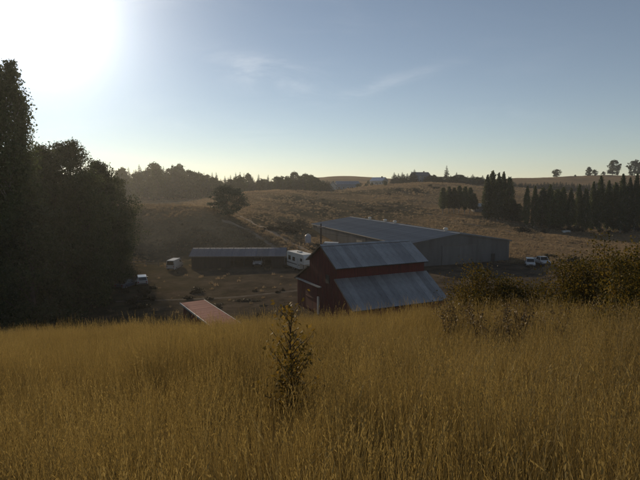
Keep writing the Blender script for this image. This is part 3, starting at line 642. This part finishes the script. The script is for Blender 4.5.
def broadleaf(h, w, seed, nb=15, nsub=9, per=60, leaf=.34, base=.12, m='leaf_broad', flat=1.0):
    r = np.random.default_rng(seed); tr = MB(); blobs = []
    tr.tube([(0, 0, -.6), (0, 0, h * .08), (r.normal() * .2, r.normal() * .2, h * .35), (r.normal() * .3, r.normal() * .3, h * .8)], [h * .026, h * .02, h * .015, h * .004], 8)
    for i in range(nb):
        t = base + (1 - base) * (i + .5) / nb; zz = h * t; prof = math.sin(math.pi * min(1, (t - base) / (1 - base) * .86 + .16)) ** .7
        a = i * 2.4 + r.uniform(-.5, .5); rad = w * .5 * prof * r.uniform(.35, .8) * (0 if i == nb - 1 else 1)
        c = (rad * math.cos(a), rad * math.sin(a), min(zz, h * .9)); br = w * r.uniform(.17, .27) * (.6 + .5 * prof)
        blobs.append((c, (br, br, br * .85 * flat)))
        s = (0, 0, h * max(.08, t * .55)); md = tuple(s[k] * .45 + c[k] * .55 for k in range(3)); md = (md[0], md[1], md[2] - h * .02)
        tr.tube([s, md, c], [h * .008, h * .005, h * .002], 5)
    return tr.mesh('trunk', M['bark'], True), quads('crown', sub_blobs(blobs, nsub, per, leaf, r, flat), M[m])
def poplar(h, w, seed, n=5200, leaf=.42, base=.05, m='leaf_poplar', bark='pale_bark', taper=.97, tex=1.5):
    r = np.random.default_rng(seed); tr = MB(); tr.tube([(0, 0, -.6), (0, 0, h * .1), (.1, .05, h * .5), (0, 0, h * .97)], [h * .018, h * .014, h * .009, h * .002], 7)
    pts = []; ax = []; nc = 95
    for i in range(nc):
        t = base + (1 - base) * ((i + r.uniform(0, 1)) / nc); prof = (min(1, (t - base) / .16 + .35)) * (1 - max(0, (t - .45) / .55) ** tex * taper)
        a = i * 2.4 + r.uniform(-.6, .6); rad = w * .5 * prof * r.uniform(.45, 1.0)
        c = np.array((rad * math.cos(a), rad * math.sin(a), h * t)); k = int(n / nc * r.uniform(.5, 1.5) * (.35 + .75 * prof))
        e = r.normal(size=(k, 3)) * np.array([w * .11 * (.25 + .75 * prof), w * .11 * (.25 + .75 * prof), h * .032 * (.4 + .6 * prof)]); e[:, 2] += np.abs(r.normal(size=k)) * h * .012
        pts.append(c + e); s = (0, 0, max(h * t - rad * 1.8, h * .05)); tr.tube([s, tuple(c)], [h * .003, h * .001], 4)
    P = np.concatenate(pts); P = P[P[:, 2] < h * 1.03]
    return tr.mesh('trunk', M[bark], True), quads('crown', leaf_quads(P, leaf, r, up=.6), M[m])
def pine(h, w, seed, base=.1, leaf=.5, layers=30, m='leaf_pine', round_=False):
    r = np.random.default_rng(seed); tr = MB(); tr.tube([(0, 0, -.6), (0, 0, h * .1), (0, 0, h * .6), (0, 0, h)], [h * .017, h * .014, h * .008, h * .001], 7)
    P = []; A = []; Z = []
    for i in range(layers):
        t = base + (1 - base) * i / layers; f = (t - base) / (1 - base); L = w * .5 * ((1 - f) ** .82 + .025) * (1 if not round_ else (.5 + .9 * math.sin(math.pi * min(1, f + .2))))
        nbr = r.integers(5, 9)
        for b in range(nbr):
            a = r.uniform(0, 6.283); l = L * r.uniform(.55, 1.15); dr = r.uniform(-.3, .15); k = max(4, int(11 * l / (w * .5) + 5))
            s = np.linspace(.12, 1, k); q = np.stack([s * l * math.cos(a), s * l * math.sin(a), h * t + s * l * dr + (s ** 2) * l * .12], -1)
            q = np.repeat(q, 2, 0) + r.normal(size=(2 * k, 3)) * leaf * .33 * (1 - .8 * f); P.append(q); A.append(np.tile((math.cos(a), math.sin(a), dr), (2 * k, 1))); Z.append(np.full(2 * k, leaf * (1 - .72 * f ** 1.3)))
            if l > .8 and i % 2 == 0: tr.tube([(0, 0, h * t), (l * .8 * math.cos(a), l * .8 * math.sin(a), h * t + l * .8 * dr)], [h * .003, h * .0012], 4)
    P = np.concatenate(P); A = np.concatenate(A)
    return tr.mesh('trunk', M['bark'], True), quads('crown', leaf_quads(P, np.concatenate(Z), r, 1.8, axis=A), M[m])
def plant_tree(name, meshes, x, y, s, rz, label, cat='tree', group=None, sz=None, sink=0):
    e = empty(name, (x, y, h1(x, y) - sink), rz, label=label, cat=cat, group=group); e.scale = (s, s, sz or s)
    for nm, me in zip(('trunk', 'crown'), meshes): link(bpy.data.objects.new(nm, me), e)
    return e

# big trees on the left
x, y, _ = pix(12, 200, 58); htop = pix(12, 68, 58)[2] - h1(x, y)
plant_tree('poplar_tree', poplar(htop, 5.4, 11, n=52000, leaf=.2, taper=.6, tex=2.6), x, y, 1, 0, 'very tall columnar poplar standing against the sun glare')
x2, y2, _ = pix(-26, 200, 60)
plant_tree('poplar_tree', poplar(27, 5.2, 12, n=30000, leaf=.2, taper=.7, tex=2.2), x2, y2, 1, 1, 'tall poplar beside the tallest columnar poplar')
BL = [broadleaf(26, 12.5, 21, 24, 14, 120, .19, .04), broadleaf(22, 11.5, 22, 22, 14, 115, .19, .04), broadleaf(19, 11.5, 23, 20, 13, 110, .19, .03), broadleaf(14, 9, 24, 16, 12, 100, .18, .02)]
for (px, top, D, k, w, lab) in [(72, 136, 80, 0, 1.0, 'tallest broadleaf tree of the dark grove by the poplar'),
                                (100, 158, 86, 1, .9, 'broad dark tree at the edge of the grove over the yard'),
                                (46, 142, 74, 1, .95, 'dense dark tree right beside the tall poplar'),
                                (112, 176, 98, 2, .85, 'lower rounded tree at the end of the dark grove'),
                                (84, 172, 72, 2, .85, 'dark tree in front of the tallest broadleaf tree'),
                                (22, 158, 70, 2, 1.0, 'leafy tree half hidden behind the tall poplar trunk'),
                                (60, 205, 66, 3, 1.0, 'small leafy tree low in the shade of the grove'),
                                (28, 200, 55, 3, 1.0, 'small leafy tree at the foot of the tall poplar'),
                                (-20, 150, 78, 0, .95, 'large tree beyond the poplars at the grove end'),
                                (114, 214, 108, 3, 1.0, 'small tree beside the rail fence')]:
    x, y, _ = pix(px, 200, D); hh = pix(px, top, D)[2] - h1(x, y); base_h = (26, 22, 19, 14)[k]
    plant_tree('broadleaf_tree', BL[k], x, y, w * hh / base_h * (.5) + w * .5, random.uniform(0, 6), lab, group=None, sz=hh / base_h)
# lone wide pine on the rise by the track
x, y, _ = ground_at(227, 214.5, 120)
hh = pix(227, 186, y)[2] - h1(x, y)
plant_tree('pine_tree', broadleaf(hh, hh * 1.5, 31, 17, 11, 70, .24, .1, 'leaf_pine', .6), x, y, 1, 0, 'lone wide dark pine where the dirt track tops the rise')

PN = [pine(20, 7.5, 41), pine(22, 7, 42), pine(18, 8.5, 43, round_=True), pine(24, 6.5, 44)]
PP = [poplar(17, 3.8, 51, 7000, .3, taper=.92, tex=1.8), poplar(18, 3.3, 52, 7000, .3, taper=.85, tex=2.0), poplar(15, 4.6, 53, 6500, .3, taper=.85, tex=1.7), poplar(17, 4.8, 54, 7500, .3, taper=.86, tex=2.0)]
FB = [broadleaf(14, 13, 61, 13, 8, 34, .6, .1), broadleaf(12, 10, 62, 12, 8, 34, .55, .08), broadleaf(10, 12, 63, 11, 8, 34, .55, .05)]
PB = {0: 20, 1: 22, 2: 18, 3: 24}
# hazy treeline
prof = [(128, 170), (140, 167), (155, 166), (163, 167), (175, 166), (185, 169), (195, 172), (203, 170), (212, 174), (222, 177), (232, 175), (242, 175), (250, 177), (262, 175), (272, 176), (285, 175), (296, 174), (305, 174), (316, 177), (322, 182)]
pxs = np.array([p[0] for p in prof]); pys = np.array([p[1] for p in prof])
k = 0
for row, (D0, step, off) in enumerate([(318, 5.2, 3.0), (345, 4.6, 0), (385, 4.4, -1)]):
    px = 118.
    while px < 324:
        px += step * random.uniform(.7, 1.3); D = D0 + random.uniform(-10, 10)
        top = np.interp(px, pxs, pys) + off + random.uniform(-2.6, 3.6) + (0 if random.random() > .2 else 3)
        if px > 318 and row < 1: break
        x, y, _ = pix(px, 200, D); hh = pix(px, top, D)[2] - h1(x, y)
        if hh < 4: continue
        kk = random.choice([0, 1, 2, 3, 4, 5]); me = PN[kk] if kk < 4 else FB[kk - 4]; b = PB[kk] if kk < 4 else (14, 12)[kk - 4]; s = hh / b
        plant_tree('pine_tree' if kk < 4 else 'broadleaf_tree', me, x, y, min(max(s * (1.05 if kk < 4 else .8), .85), 1.5), random.uniform(0, 6), 'hazy dark conifer in the treeline beyond the knoll' if kk < 4 else 'hazy rounded tree in the treeline beyond the knoll', group='trees of the hazy treeline', sz=s)
# poplar row on the right
row_x = [527, 535, 543, 550, 557, 563, 571, 579, 586, 593, 600, 608, 615, 622, 629, 636, 644, 652]
row_t = [190, 186, 188, 187, 189, 185, 187, 181, 186, 187, 180, 183, 178, 180, 177, 179, 178, 180]
for px, tp in zip(row_x, row_t):
    D = 192 - (px - 527) * .08 + random.uniform(-2, 2); x, y, _ = pix(px, 200, D); hh = pix(px, tp + random.uniform(-5, 6), D)[2] - h1(x, y); kk = random.randrange(4); b = (17, 18, 15, 17)[kk]
    plant_tree('poplar_tree', PP[kk], x, y, random.uniform(.72, 1.0), random.uniform(0, 6), 'dark columnar poplar in the long row across the field', group='poplar row across the field', sz=hh / b)
for px, tp in [(487, 176), (492, 172), (498, 174), (503, 173), (509, 178), (514, 200), (519, 204)]:
    D = 202 + random.uniform(-4, 4); x, y, _ = pix(px, 200, D); hh = pix(px, tp, D)[2] - h1(x, y); kk = random.randrange(4); b = (17, 18, 15, 17)[kk]
    plant_tree('poplar_tree', PP[kk], x, y, .95, random.uniform(0, 6), 'tall poplar in the clump before the long row', group='tall poplar clump', sz=hh / b)
PC = [poplar(13, 3.4, 55, 4500, .3, base=.2, taper=.75, tex=2.2), poplar(13, 3.6, 56, 4500, .3, base=.2, taper=.8, tex=2)]
for px, tp in [(443, 188), (449, 187), (454, 188), (459, 186), (465, 187), (470, 188), (474, 194)]:
    D = 225 + random.uniform(-3, 3); x, y, _ = pix(px, 200, D); hh = pix(px, tp, D)[2] - h1(x, y)
    plant_tree('poplar_tree', PC[random.randrange(2)], x, y, .95, random.uniform(0, 6), 'short poplar with bare pale trunk foot in the clump on the slope', group='short poplar clump', sz=hh / 13)
# dark strip of far trees behind the row
for i in range(46):
    px = 506 + i * 3.1 + random.uniform(-1.5, 1.5); D = 425 + random.uniform(-15, 15); x, y, _ = pix(px, 195, D); hh = max(5, pix(px, 182.5 + random.uniform(-1.5, 1.5), D)[2] - h1(x, y)); kk = random.randrange(4)
    plant_tree('pine_tree', PN[kk], x, y, .75, random.uniform(0, 6), 'far dark conifer in the strip of trees below the golden hilltop', group='far strip of conifers', sz=hh / PB[kk])
# trees around the hill houses
for px, tp, kk in [(394, 172, 0), (398, 173, 2), (402, 172, 0), (407, 173, 1), (411, 171, 2), (414, 169, 1), (429, 173, 2), (434, 177, 5), (446, 165, 3), (450, 175, 2), (456, 172, 2), (460, 175, 4), (467, 176, 0), (472, 174, 0), (477, 177, 5), (482, 175, 2), (437, 178, 5), (441, 177, 4), (396, 175, 2), (404, 174, 2), (427, 176, 2), (432, 175, 5), (453, 176, 5), (463, 177, 5), (470, 178, 4), (480, 178, 2)]:
    D = 398 + random.uniform(-8, 14) - (px > 425) * 15; x, y, _ = pix(px, 195, D); hh = max(3.5, pix(px, tp, D)[2] - h1(x, y)); me = PN[kk] if kk < 4 else FB[kk - 4]; b = PB[kk] if kk < 4 else (14, 12)[kk - 4]
    plant_tree('pine_tree' if kk < 4 else 'broadleaf_tree', me, x, y, max(hh / b * 1.1, 1.05), random.uniform(0, 6), 'dark conifer by the houses on the hilltop' if kk < 4 else 'rounded tree by the houses on the hilltop', group='trees by the hilltop houses', sz=hh / b)
for px, tp, D in [(326, 184, 440), (340, 182, 430), (352, 183, 430), (360, 184, 425), (368, 183, 440), (374, 178, 440), (380, 178, 445), (330, 186, 425), (366, 188, 375), (372, 189, 372), (385, 190, 350), (358, 190, 365)]:
    x, y, _ = pix(px, 195, D); hh = max(3, pix(px, tp, D)[2] - h1(x, y)); kk = random.randrange(3)
    plant_tree('broadleaf_tree', FB[kk], x, y, hh / (14, 12, 10)[kk] * 1.05, random.uniform(0, 6), 'rounded hazy tree around the slate-blue building', group='trees around the slate-blue building')
# skyline trees on the golden hilltop
for px, tp, kk, D, lab in [(556, 168.5, 2, 610, 'small lone tree on the golden hilltop'), (588, 167, 1, 610, 'tree left of the big round tree on the hilltop skyline'), (594, 169, 2, 612, 'low tree next to the big round skyline tree'),
                           (612, 160.5, 0, 610, 'big round tree on the golden hilltop skyline'), (634, 160, 1, 605, 'tall tree at the far end of the hilltop skyline'), (640, 162, 0, 612, 'rounded tree behind the tall skyline tree'), (603, 171, 2, 615, 'tiny tree between the skyline trees'), (575, 174.5, 2, 610, 'tiny bush alone on the golden hilltop')]:
    x, y, _ = pix(px, 180, D); hh = max(2.5, pix(px, tp, D)[2] - h1(x, y)); b = (14, 12, 10)[kk]
    plant_tree('broadleaf_tree', FB[kk], x, y, hh / b * (1.0 if kk != 2 else .9), random.uniform(0, 6), lab)

# ------------------------------------------------------------------ shrubs and scrub
def shrub_mesh(h, w, seed, n, leaf, m, name='foliage'):
    r = np.random.default_rng(seed); blobs = []
    for i in range(7):
        a = r.uniform(0, 6.28); rr_ = w * .5 * r.uniform(0, .62); br = w * r.uniform(.17, .26); blobs.append(((rr_ * math.cos(a), rr_ * math.sin(a), h * r.uniform(.25, .72)), (br, br, h * .25)))
    return quads(name, sub_blobs(blobs, 8, n // 56, leaf, r), M[m])
SC = [shrub_mesh(1.5, 3.6, 71 + i, 760, .2, 'scrub') for i in range(4)]
def shrub(px, py, s, label, group=None, lo=100, me=None, sz=None):
    x, y, z = ground_at(px, py, lo); o = bpy.data.objects.new('shrub', me or random.choice(SC)); link(o); o.location = (x, y, z - .1); o.rotation_euler = (0, 0, random.uniform(0, 6)); o.scale = (s, s, sz or s * .8)
    return tag(o, label, 'shrub', group)
for i in range(36):
    t = random.random(); px = 308 + 98 * t; py = 202 + 10 * t + random.gauss(0, 4.2)
    shrub(px, min(max(py, 193), 217), random.uniform(.35, .9), 'low dark scrub bush on the slope behind the arena', 'scrub on the slope behind the arena', 175)
for i in range(20):
    shrub(285 + random.gauss(0, 8), 227 + random.gauss(0, 4.5), random.uniform(.8, 1.5), 'dark scrub bush beside the dirt track', 'scrub beside the dirt track', 120)
for px, py, s in [(398, 191, 1.6), (416, 192, 2.2), (389, 195, 1.2), (430, 187, 1.6), (436, 189, 1.4)]:
    shrub(px, py, s, 'dark round bush alone on the golden slope', 'bushes dotted on the golden slope', 200)
for i in range(16):
    shrub(515 + i * 8.5 + random.uniform(-4, 4), 229 + random.uniform(-2, 4), random.uniform(.9, 1.8), 'low dark bush at the foot of the poplars', 'bushes at the foot of the poplars', 140)
shrub(577, 219, 2.4, 'pale rounded bush in front of the poplar row', None, 140)
shrub(573, 265, 1.7, 'brown rounded bush near the white pickup in the field', None, 80)
shrub(548, 257, 1.5, 'low dark bush behind the white pickup in the field', None, 80, sz=.6)
for i in range(14):
    shrub(random.uniform(205, 300), random.uniform(290, 316), random.uniform(.3, .75), 'low weedy bush on the bare yard below the hill', 'weedy bushes on the yard', 40, sz=random.uniform(.18, .35))
for i in range(14):
    shrub(random.uniform(60, 200), random.uniform(285, 310), random.uniform(.5, 1.0), 'low bush in the shade at the grove edge', 'bushes in the shade of the grove', 40)
for px, py, s in [(318, 246, .8), (312, 250, .7), (286, 262, .9), (288, 268, .8)]:
    shrub(px, py, s, 'small bush around the camper trailer', 'bushes around the camper', 80)

# brambles on the crest to the right
def bramble(x, y, h, w, seed, n, label, leaf=.036, m='leaf_bramble'):
    r = np.random.default_rng(seed); z = h1(x, y); e = empty('bramble_bush', (x, y, z), 0, label=label, cat='bush')
    cn = MB(); P = []; nst = int(26 * w)
    for i in range(nst):
        a = r.uniform(0, 6.283); r0 = w * .3 * r.uniform(0, 1) ** .5; r1 = r0 + w * .32 * r.uniform(.1, 1); hh = h * r.uniform(.45, 1.08) * (1 - .35 * (r1 / (w * .62)) ** 2)
        p0 = np.array((r0 * math.cos(a), r0 * math.sin(a), -.1)); p3 = np.array((r1 * math.cos(a + r.normal() * .5), r1 * math.sin(a), hh * r.uniform(.65, 1))); p1 = p0 * .8 + np.array((0, 0, hh * .7)); p2 = (p1 + p3) / 2 + np.array((0, 0, hh * .3))
        ts = np.linspace(0, 1, 8)[:, None]; c = (1 - ts) ** 3 * p0 + 3 * (1 - ts) ** 2 * ts * p1 + 3 * (1 - ts) * ts ** 2 * p2 + ts ** 3 * p3
        cn.tube([tuple(q) for q in c], [.011 - .009 * i / 7 for i in range(8)], 4)
        k = max(8, int(1.5 * n) // nst); t = r.uniform(.12, 1, k) ** .8; idx = t * 7; lo = np.clip(idx.astype(int), 0, 6); q = c[lo] + (c[lo + 1] - c[lo]) * (idx - lo)[:, None]
        P.append(q + r.normal(size=(k, 3)) * np.array([.14, .14, .11]) * (.6 + .5 * w / 2))
    P = np.concatenate(P); P = P[P[:, 2] > .02]
    cn.build('canes', M['stem'], e); o = bpy.data.objects.new('foliage', quads('foliage', leaf_quads(P, leaf, r, 1.35), M[m])); link(o, e)
    return e
def crest(px, D): p = pix(px, 300, D); return p[0], p[1]
for px, D, top, w, n, lab in [(487, 13.2, 262, 2.1, 9000, 'dark dome-shaped bramble bush on the grassy crest before the arena'),
                              (462, 12.4, 286, 1.0, 2400, 'small bramble at the foot of the dome-shaped bush'),
                              (540, 12.6, 278, 1.5, 4200, 'reddish low bramble between the dome-shaped and the large bushes'),
                              (585, 11.2, 254, 1.8, 6500, 'large bramble bush in front of the field with the white cars'),
                              (612, 11.8, 236, 2.1, 9000, 'tallest leafy bramble bush on the crest'),
                              (643, 9.8, 238, 2.0, 9000, 'wide bramble bush next to the tallest bramble'),
                              (628, 8.2, 296, .9, 1900, 'small leafy bramble spilling into the grass below the tall brambles'),
                              (583, 9.4, 300, .8, 1300, 'thin low bramble in the grass under the large bramble'),
                              (690, 10.5, 228, 2.6, 8000, 'bramble bush beyond the wide bramble')]:
    x, y = crest(px, D); hh = pix(px, top, D)[2] - h1(x, y)
    bramble(x, y, hh, w, int(px), n, lab)

# young tree in the grass
def sapling(px, top, D, label):
    x, y, _ = pix(px, 400, D); z = h1(x, y); hh = pix(px, top, D)[2] - z; r = np.random.default_rng(5)
    e = empty('sapling', (x, y, z), 0, label=label, cat='sapling'); st = MB(); P = []
    st.tube([(0, 0, -.1), (.01, 0, hh * .4), (-.005, .01, hh * .75), (.015, 0, hh)], [.014, .011, .007, .003], 6)
    for i in range(42):
        t = .1 + .88 * i / 42; a = i * 2.4 + r.uniform(-.4, .4); L = .25 * (1 - t) ** .6 * r.uniform(.5, 1.15) * (.45 if .68 < t < .84 else 1) + .06; s = np.array((0, 0, hh * t)); e_ = s + np.array((L * math.cos(a), L * math.sin(a), L * r.uniform(.7, 1.7)))
        st.tube([tuple(s), tuple((s + e_) / 2 + np.array((0, 0, .01))), tuple(e_)], [.005, .0035, .0018], 4)
        k = int((18 + 22 * (t < .55)) * r.uniform(.4, 1.4) * (.35 if .68 < t < .84 else 1)); u = r.uniform(.2, 1.05, (k, 1)); P.append(s + (e_ - s) * u + r.normal(size=(k, 3)) * .042)
    st.build('stem', M['stem'], e); P = np.concatenate(P); link(bpy.data.objects.new('foliage', quads('foliage', leaf_quads(P, .026, r, 1.8), M['leaf_sapling'])), e)
sapling(291, 311, 4.7, 'young leafy sapling standing alone in the tall golden grass')
def weed(px, top, D, label, seed, group=None, spread=.16, n=9):
    x, y, _ = pix(px, 400, D); z = h1(x, y); hh = pix(px, top, D)[2] - z; r = np.random.default_rng(seed); e = empty('dry_weed', (x, y, z), 0, label=label, cat='weed', group=group); st = MB(); P = []
    for i in range(n):
        a = r.uniform(0, 6.28); L = hh * r.uniform(.6, 1); tip = (spread * math.cos(a) * r.uniform(.3, 1.3), spread * math.sin(a), L); b = (tip[0] * .25, tip[1] * .25, -.05); m_ = (tip[0] * .5, tip[1] * .5, L * .55)
        st.tube([b, m_, tip], [.005, .004, .002], 4); k = 30; u = r.uniform(.35, 1, (k, 1)); P.append(np.array(m_) + (np.array(tip) - np.array(m_)) * (u * 2 - .7) + r.normal(size=(k, 3)) * .03)
    st.build('stem', M['stem'], e); P = np.concatenate(P); link(bpy.data.objects.new('foliage', quads('foliage', leaf_quads(P, .026, r, 1.9), M['weed'])), e)
weed(515, 300, 8.6, 'tall dark dry weed stalks in the grass below the dome-shaped bramble', 1, spread=.22, n=14)
weed(497, 308, 8.9, 'shorter dark weed beside the tall dry weed stalks', 2)
weed(436, 298, 10.5, 'thin dry weed poking above the grass edge before the arena', 3, n=6)
weed(606, 306, 8.4, 'dry weed stalks under the large brambles', 4, n=10, spread=.25)

for i in range(30):
    px_w = 445 + i * 7.2 + random.uniform(-3, 3); D_w = random.uniform(7.6, 11)
    weed(px_w, 286 + random.uniform(0, 22) + (11 - D_w) * 5, D_w, 'dry brown weed stalks along the foot of the brambles', 200 + i, 'weeds along the brambles', .2, 8)
# ------------------------------------------------------------------ tall dry grass (one uncountable cover)
def tuft(name, seed, n, hmin, hmax, spread, wd, heads):
    r = np.random.default_rng(seed); V = []
    for i in range(n):
        a = r.uniform(0, 6.283); rad = spread * math.sqrt(r.uniform()); p = np.array((rad * math.cos(a), rad * math.sin(a), -.06)); hgt = r.uniform(hmin, hmax); b = r.uniform(0, 6.283); lean = hgt * abs(r.normal()) * .2
        lv = np.array((math.cos(b), math.sin(b), 0)) * lean + np.array((hgt * .06, 0, 0)); sd = np.array((math.cos(b + 1.4), math.sin(b + 1.4), 0)) * wd * r.uniform(.7, 1.3)
        m_ = p + lv * .32 + np.array((0, 0, hgt * .58)); t = p + lv + np.array((0, 0, hgt * (1 - .25 * (lean / hgt) ** 2)))
        V.append([p - sd * .5, p + sd * .5, m_ + sd * .42, m_ - sd * .42]); V.append([m_ - sd * .42, m_ + sd * .42, t + sd * .12, t - sd * .12])
        if heads and r.random() < heads:
            d = (t - m_); d /= np.linalg.norm(d); L = hgt * r.uniform(.1, .17)
            for q in range(8):
                c = t - d * L * q / 8; s2 = np.cross(d, r.normal(size=3)); s2 /= np.linalg.norm(s2); w2 = .0028 * r.uniform(.5, 1.4)
                V.append([c, c + s2 * w2 + d * .004, c + d * .016 + s2 * w2 * 1.5, c + d * .010])
    o = bpy.data.objects.new(name, quads(name, np.array(V), M['straw'])); return o
protos = [tuft('grass_tuft', 100 + i, 60, .34, .86, .17, .0021, .65) for i in range(5)] + [tuft('grass_tuft', 110 + i, 52, .2, .5, .17, .0026, 0) for i in range(3)]
gc = bpy.data.collections.new('grass_tufts')
for o in protos: gc.objects.link(o)
def scatter(name, x, y, z, rot, sc, coll, material, label):
    n = len(x); m = bpy.data.meshes.new(name); m.vertices.add(n); m.vertices.foreach_set('co', np.stack([x, y, z], -1).astype(np.float32).ravel())
    for nm, ty, dat, key in (('rot', 'FLOAT_VECTOR', rot, 'vector'), ('scl', 'FLOAT', sc, 'value')):
        at = m.attributes.new(nm, ty, 'POINT'); at.data.foreach_set(key, dat.astype(np.float32).ravel())
    o = bpy.data.objects.new(name, m); link(o); m.materials.append(material)
    ng = bpy.data.node_groups.new('scatter_' + name, 'GeometryNodeTree'); ng.interface.new_socket('Geometry', in_out='INPUT', socket_type='NodeSocketGeometry'); ng.interface.new_socket('Geometry', in_out='OUTPUT', socket_type='NodeSocketGeometry')
    N_, L_ = ng.nodes, ng.links; gi, go = N_.new('NodeGroupInput'), N_.new('NodeGroupOutput'); ip = N_.new('GeometryNodeInstanceOnPoints'); ci = N_.new('GeometryNodeCollectionInfo'); ci.inputs[0].default_value = coll; ci.inputs[1].default_value = True; ci.inputs[2].default_value = True
    a1 = N_.new('GeometryNodeInputNamedAttribute'); a1.data_type = 'FLOAT_VECTOR'; a1.inputs[0].default_value = 'rot'; a2 = N_.new('GeometryNodeInputNamedAttribute'); a2.data_type = 'FLOAT'; a2.inputs[0].default_value = 'scl'
    L_.new(gi.outputs[0], ip.inputs['Points']); L_.new(ci.outputs[0], ip.inputs['Instance']); ip.inputs['Pick Instance'].default_value = True
    L_.new(a1.outputs[0], ip.inputs['Rotation']); L_.new(a2.outputs[0], ip.inputs['Scale']); L_.new(ip.outputs[0], go.inputs[0])
    md = o.modifiers.new('scatter', 'NODES'); md.node_group = ng
    return tag(o, label, 'grass', kind='stuff')
def grass_points():
    r = np.random.default_rng(77); N = 62000
    y = r.uniform(-3, 30, N); x = r.uniform(-1, 1, N) * (.82 * np.maximum(y, 0) + 4.5)
    w = (.82 * np.maximum(y, 0) + 4.5) / (.82 * 30 + 4.5); keep = r.random(N) < np.where(y < 21, 1, .45)
    keep &= r.random(N) < np.clip(w * 1.35, .16, 1)
    keep &= np.hypot(x, y + .1) > .75
    x, y = x[keep], y[keep]; n = len(x)
    pt = np.sin(x * .8 + 1.3 * np.sin(y * .45)) * np.sin(y * .62 + 1.1 * np.sin(x * .37)) + .5 * np.sin(x * 2.1 + y * 1.7)
    sc = np.clip(1 + .2 * pt + r.normal(size=n) * .15, .5, 1.5) * (1 - .6 * np.exp(-((x + .22) ** 2 / .12 + (y - 4.2) ** 2 / .5)))
    tw = np.sin(x * .9 + y * .6 + 2) * .12
    rot = np.stack([r.normal(size=n) * .1, .08 + tw + r.normal(size=n) * .1, r.uniform(0, 6.283, n)], -1)
    scatter('tall_grass', x, y, H(x, y), rot, sc, gc, M['straw'], 'tall dry golden grass covering the foreground hillside')
def field_points():
    # bunches of dry grass over the slopes, thinner on the bare yard
    r = np.random.default_rng(78); N = 150000
    d = np.exp(r.uniform(math.log(46), math.log(420), N)); x = r.uniform(-.85, .85, N) * d; y = d
    k = np.sin(x * .11 + 1.7 * np.sin(y * .07)) * np.sin(y * .13 + 1.3 * np.sin(x * .05)) + .6 * np.sin(x * .31 + y * .23)
    yard = sst(44, 50, y) * (1 - sst(108, 122, y)) * sst(-55, -40, x) * (1 - sst(40, 52, x))
    cg, cb = cover(x, y); keep = r.random(N) < (.66 + .34 * k) * (1 - .985 * yard) * (1 - .8 * np.clip(cg, 0, 1))
    def away(ox, oy, rz, x0, x1, y0, y1):
        c, s_ = math.cos(rz), math.sin(rz); a = (x - ox) * c + (y - oy) * s_; b = -(x - ox) * s_ + (y - oy) * c
        return ~((a > x0) & (a < x1) & (b > y0) & (b < y1))
    keep &= away(bx, by, R(26), -1, Lb + 1, -1, Wb + 1) & away(18.2, 107, R(19.5), -1, Wa + 1, -1, La + 1) & away(sx0, 107.5, R(1.5), -.5, Ls + .5, -.5, 8) & away(A[0], A[1], rz, -.5, Lr + .5, -Wr - .5, .5)
    for vx, vy in VEH: keep &= np.hypot(x - vx, y - vy) > 3.2
    for P in TRACKS:
        dd = np.full(N, 1e9)
        for p in P[::2]: dd = np.minimum(dd, np.hypot(x - p[0], y - p[1]))
        keep &= dd > .95
    x, y = x[keep], y[keep]; n = len(x)
    sc = np.clip(.95 + .25 * k[keep] + r.normal(size=n) * .2, .4, 1.6) * (.55 + .45 * sst(46, 150, y)) * (1 + .5 * sst(180, 400, y))
    rot = np.stack([r.normal(size=n) * .1, r.normal(size=n) * .1, r.uniform(0, 6.283, n)], -1)
    print('field', n); scatter('dry_field_grass', x, y, H(x, y), rot, sc, fc, M['field'], 'short dry bunch grass over the yard edges and golden slopes')
def bunch(seed):
    r = np.random.default_rng(seed); V = []
    for i in range(22):
        a = r.uniform(0, 6.283); q = .42 * math.sqrt(r.uniform()); p = np.array((q * math.cos(a), q * math.sin(a), -.08)); hh = r.uniform(.18, .5); b = r.uniform(0, 6.283)
        t = p + np.array((math.cos(b) * hh * .35, math.sin(b) * hh * .35, hh + .08)); sd = np.array((math.cos(b + 1.5), math.sin(b + 1.5), 0)) * r.uniform(.03, .06)
        V.append([p - sd, p + sd, t + sd * .3, t - sd * .3])
    return bpy.data.objects.new('grass_bunch', quads('grass_bunch', np.array(V), M['field']))
fc = bpy.data.collections.new('grass_bunches')
for i in range(4): fc.objects.link(bunch(300 + i))
field_points()
print('tufts', grass_points())

# ------------------------------------------------------------------ haze
hz = MB().box(-2300, 2300, -60, 1130, -8, 60)
ho = hz.build('haze', None); ho.data.materials.clear()
hm = bpy.data.materials.new('haze'); hm.use_nodes = True; hn = hm.node_tree.nodes; hn.clear()
ho_ = hn.new('ShaderNodeOutputMaterial'); hv = hn.new('ShaderNodeVolumePrincipled'); hm.node_tree.links.new(hv.outputs[0], ho_.inputs['Volume'])
hv.inputs['Color'].default_value = (.9, .9, .9, 1); hv.inputs['Density'].default_value = .00023; hv.inputs['Anisotropy'].default_value = .58
ho.data.materials.append(hm); tag(ho, 'pale evening haze over the valley', 'haze', kind='stuff')
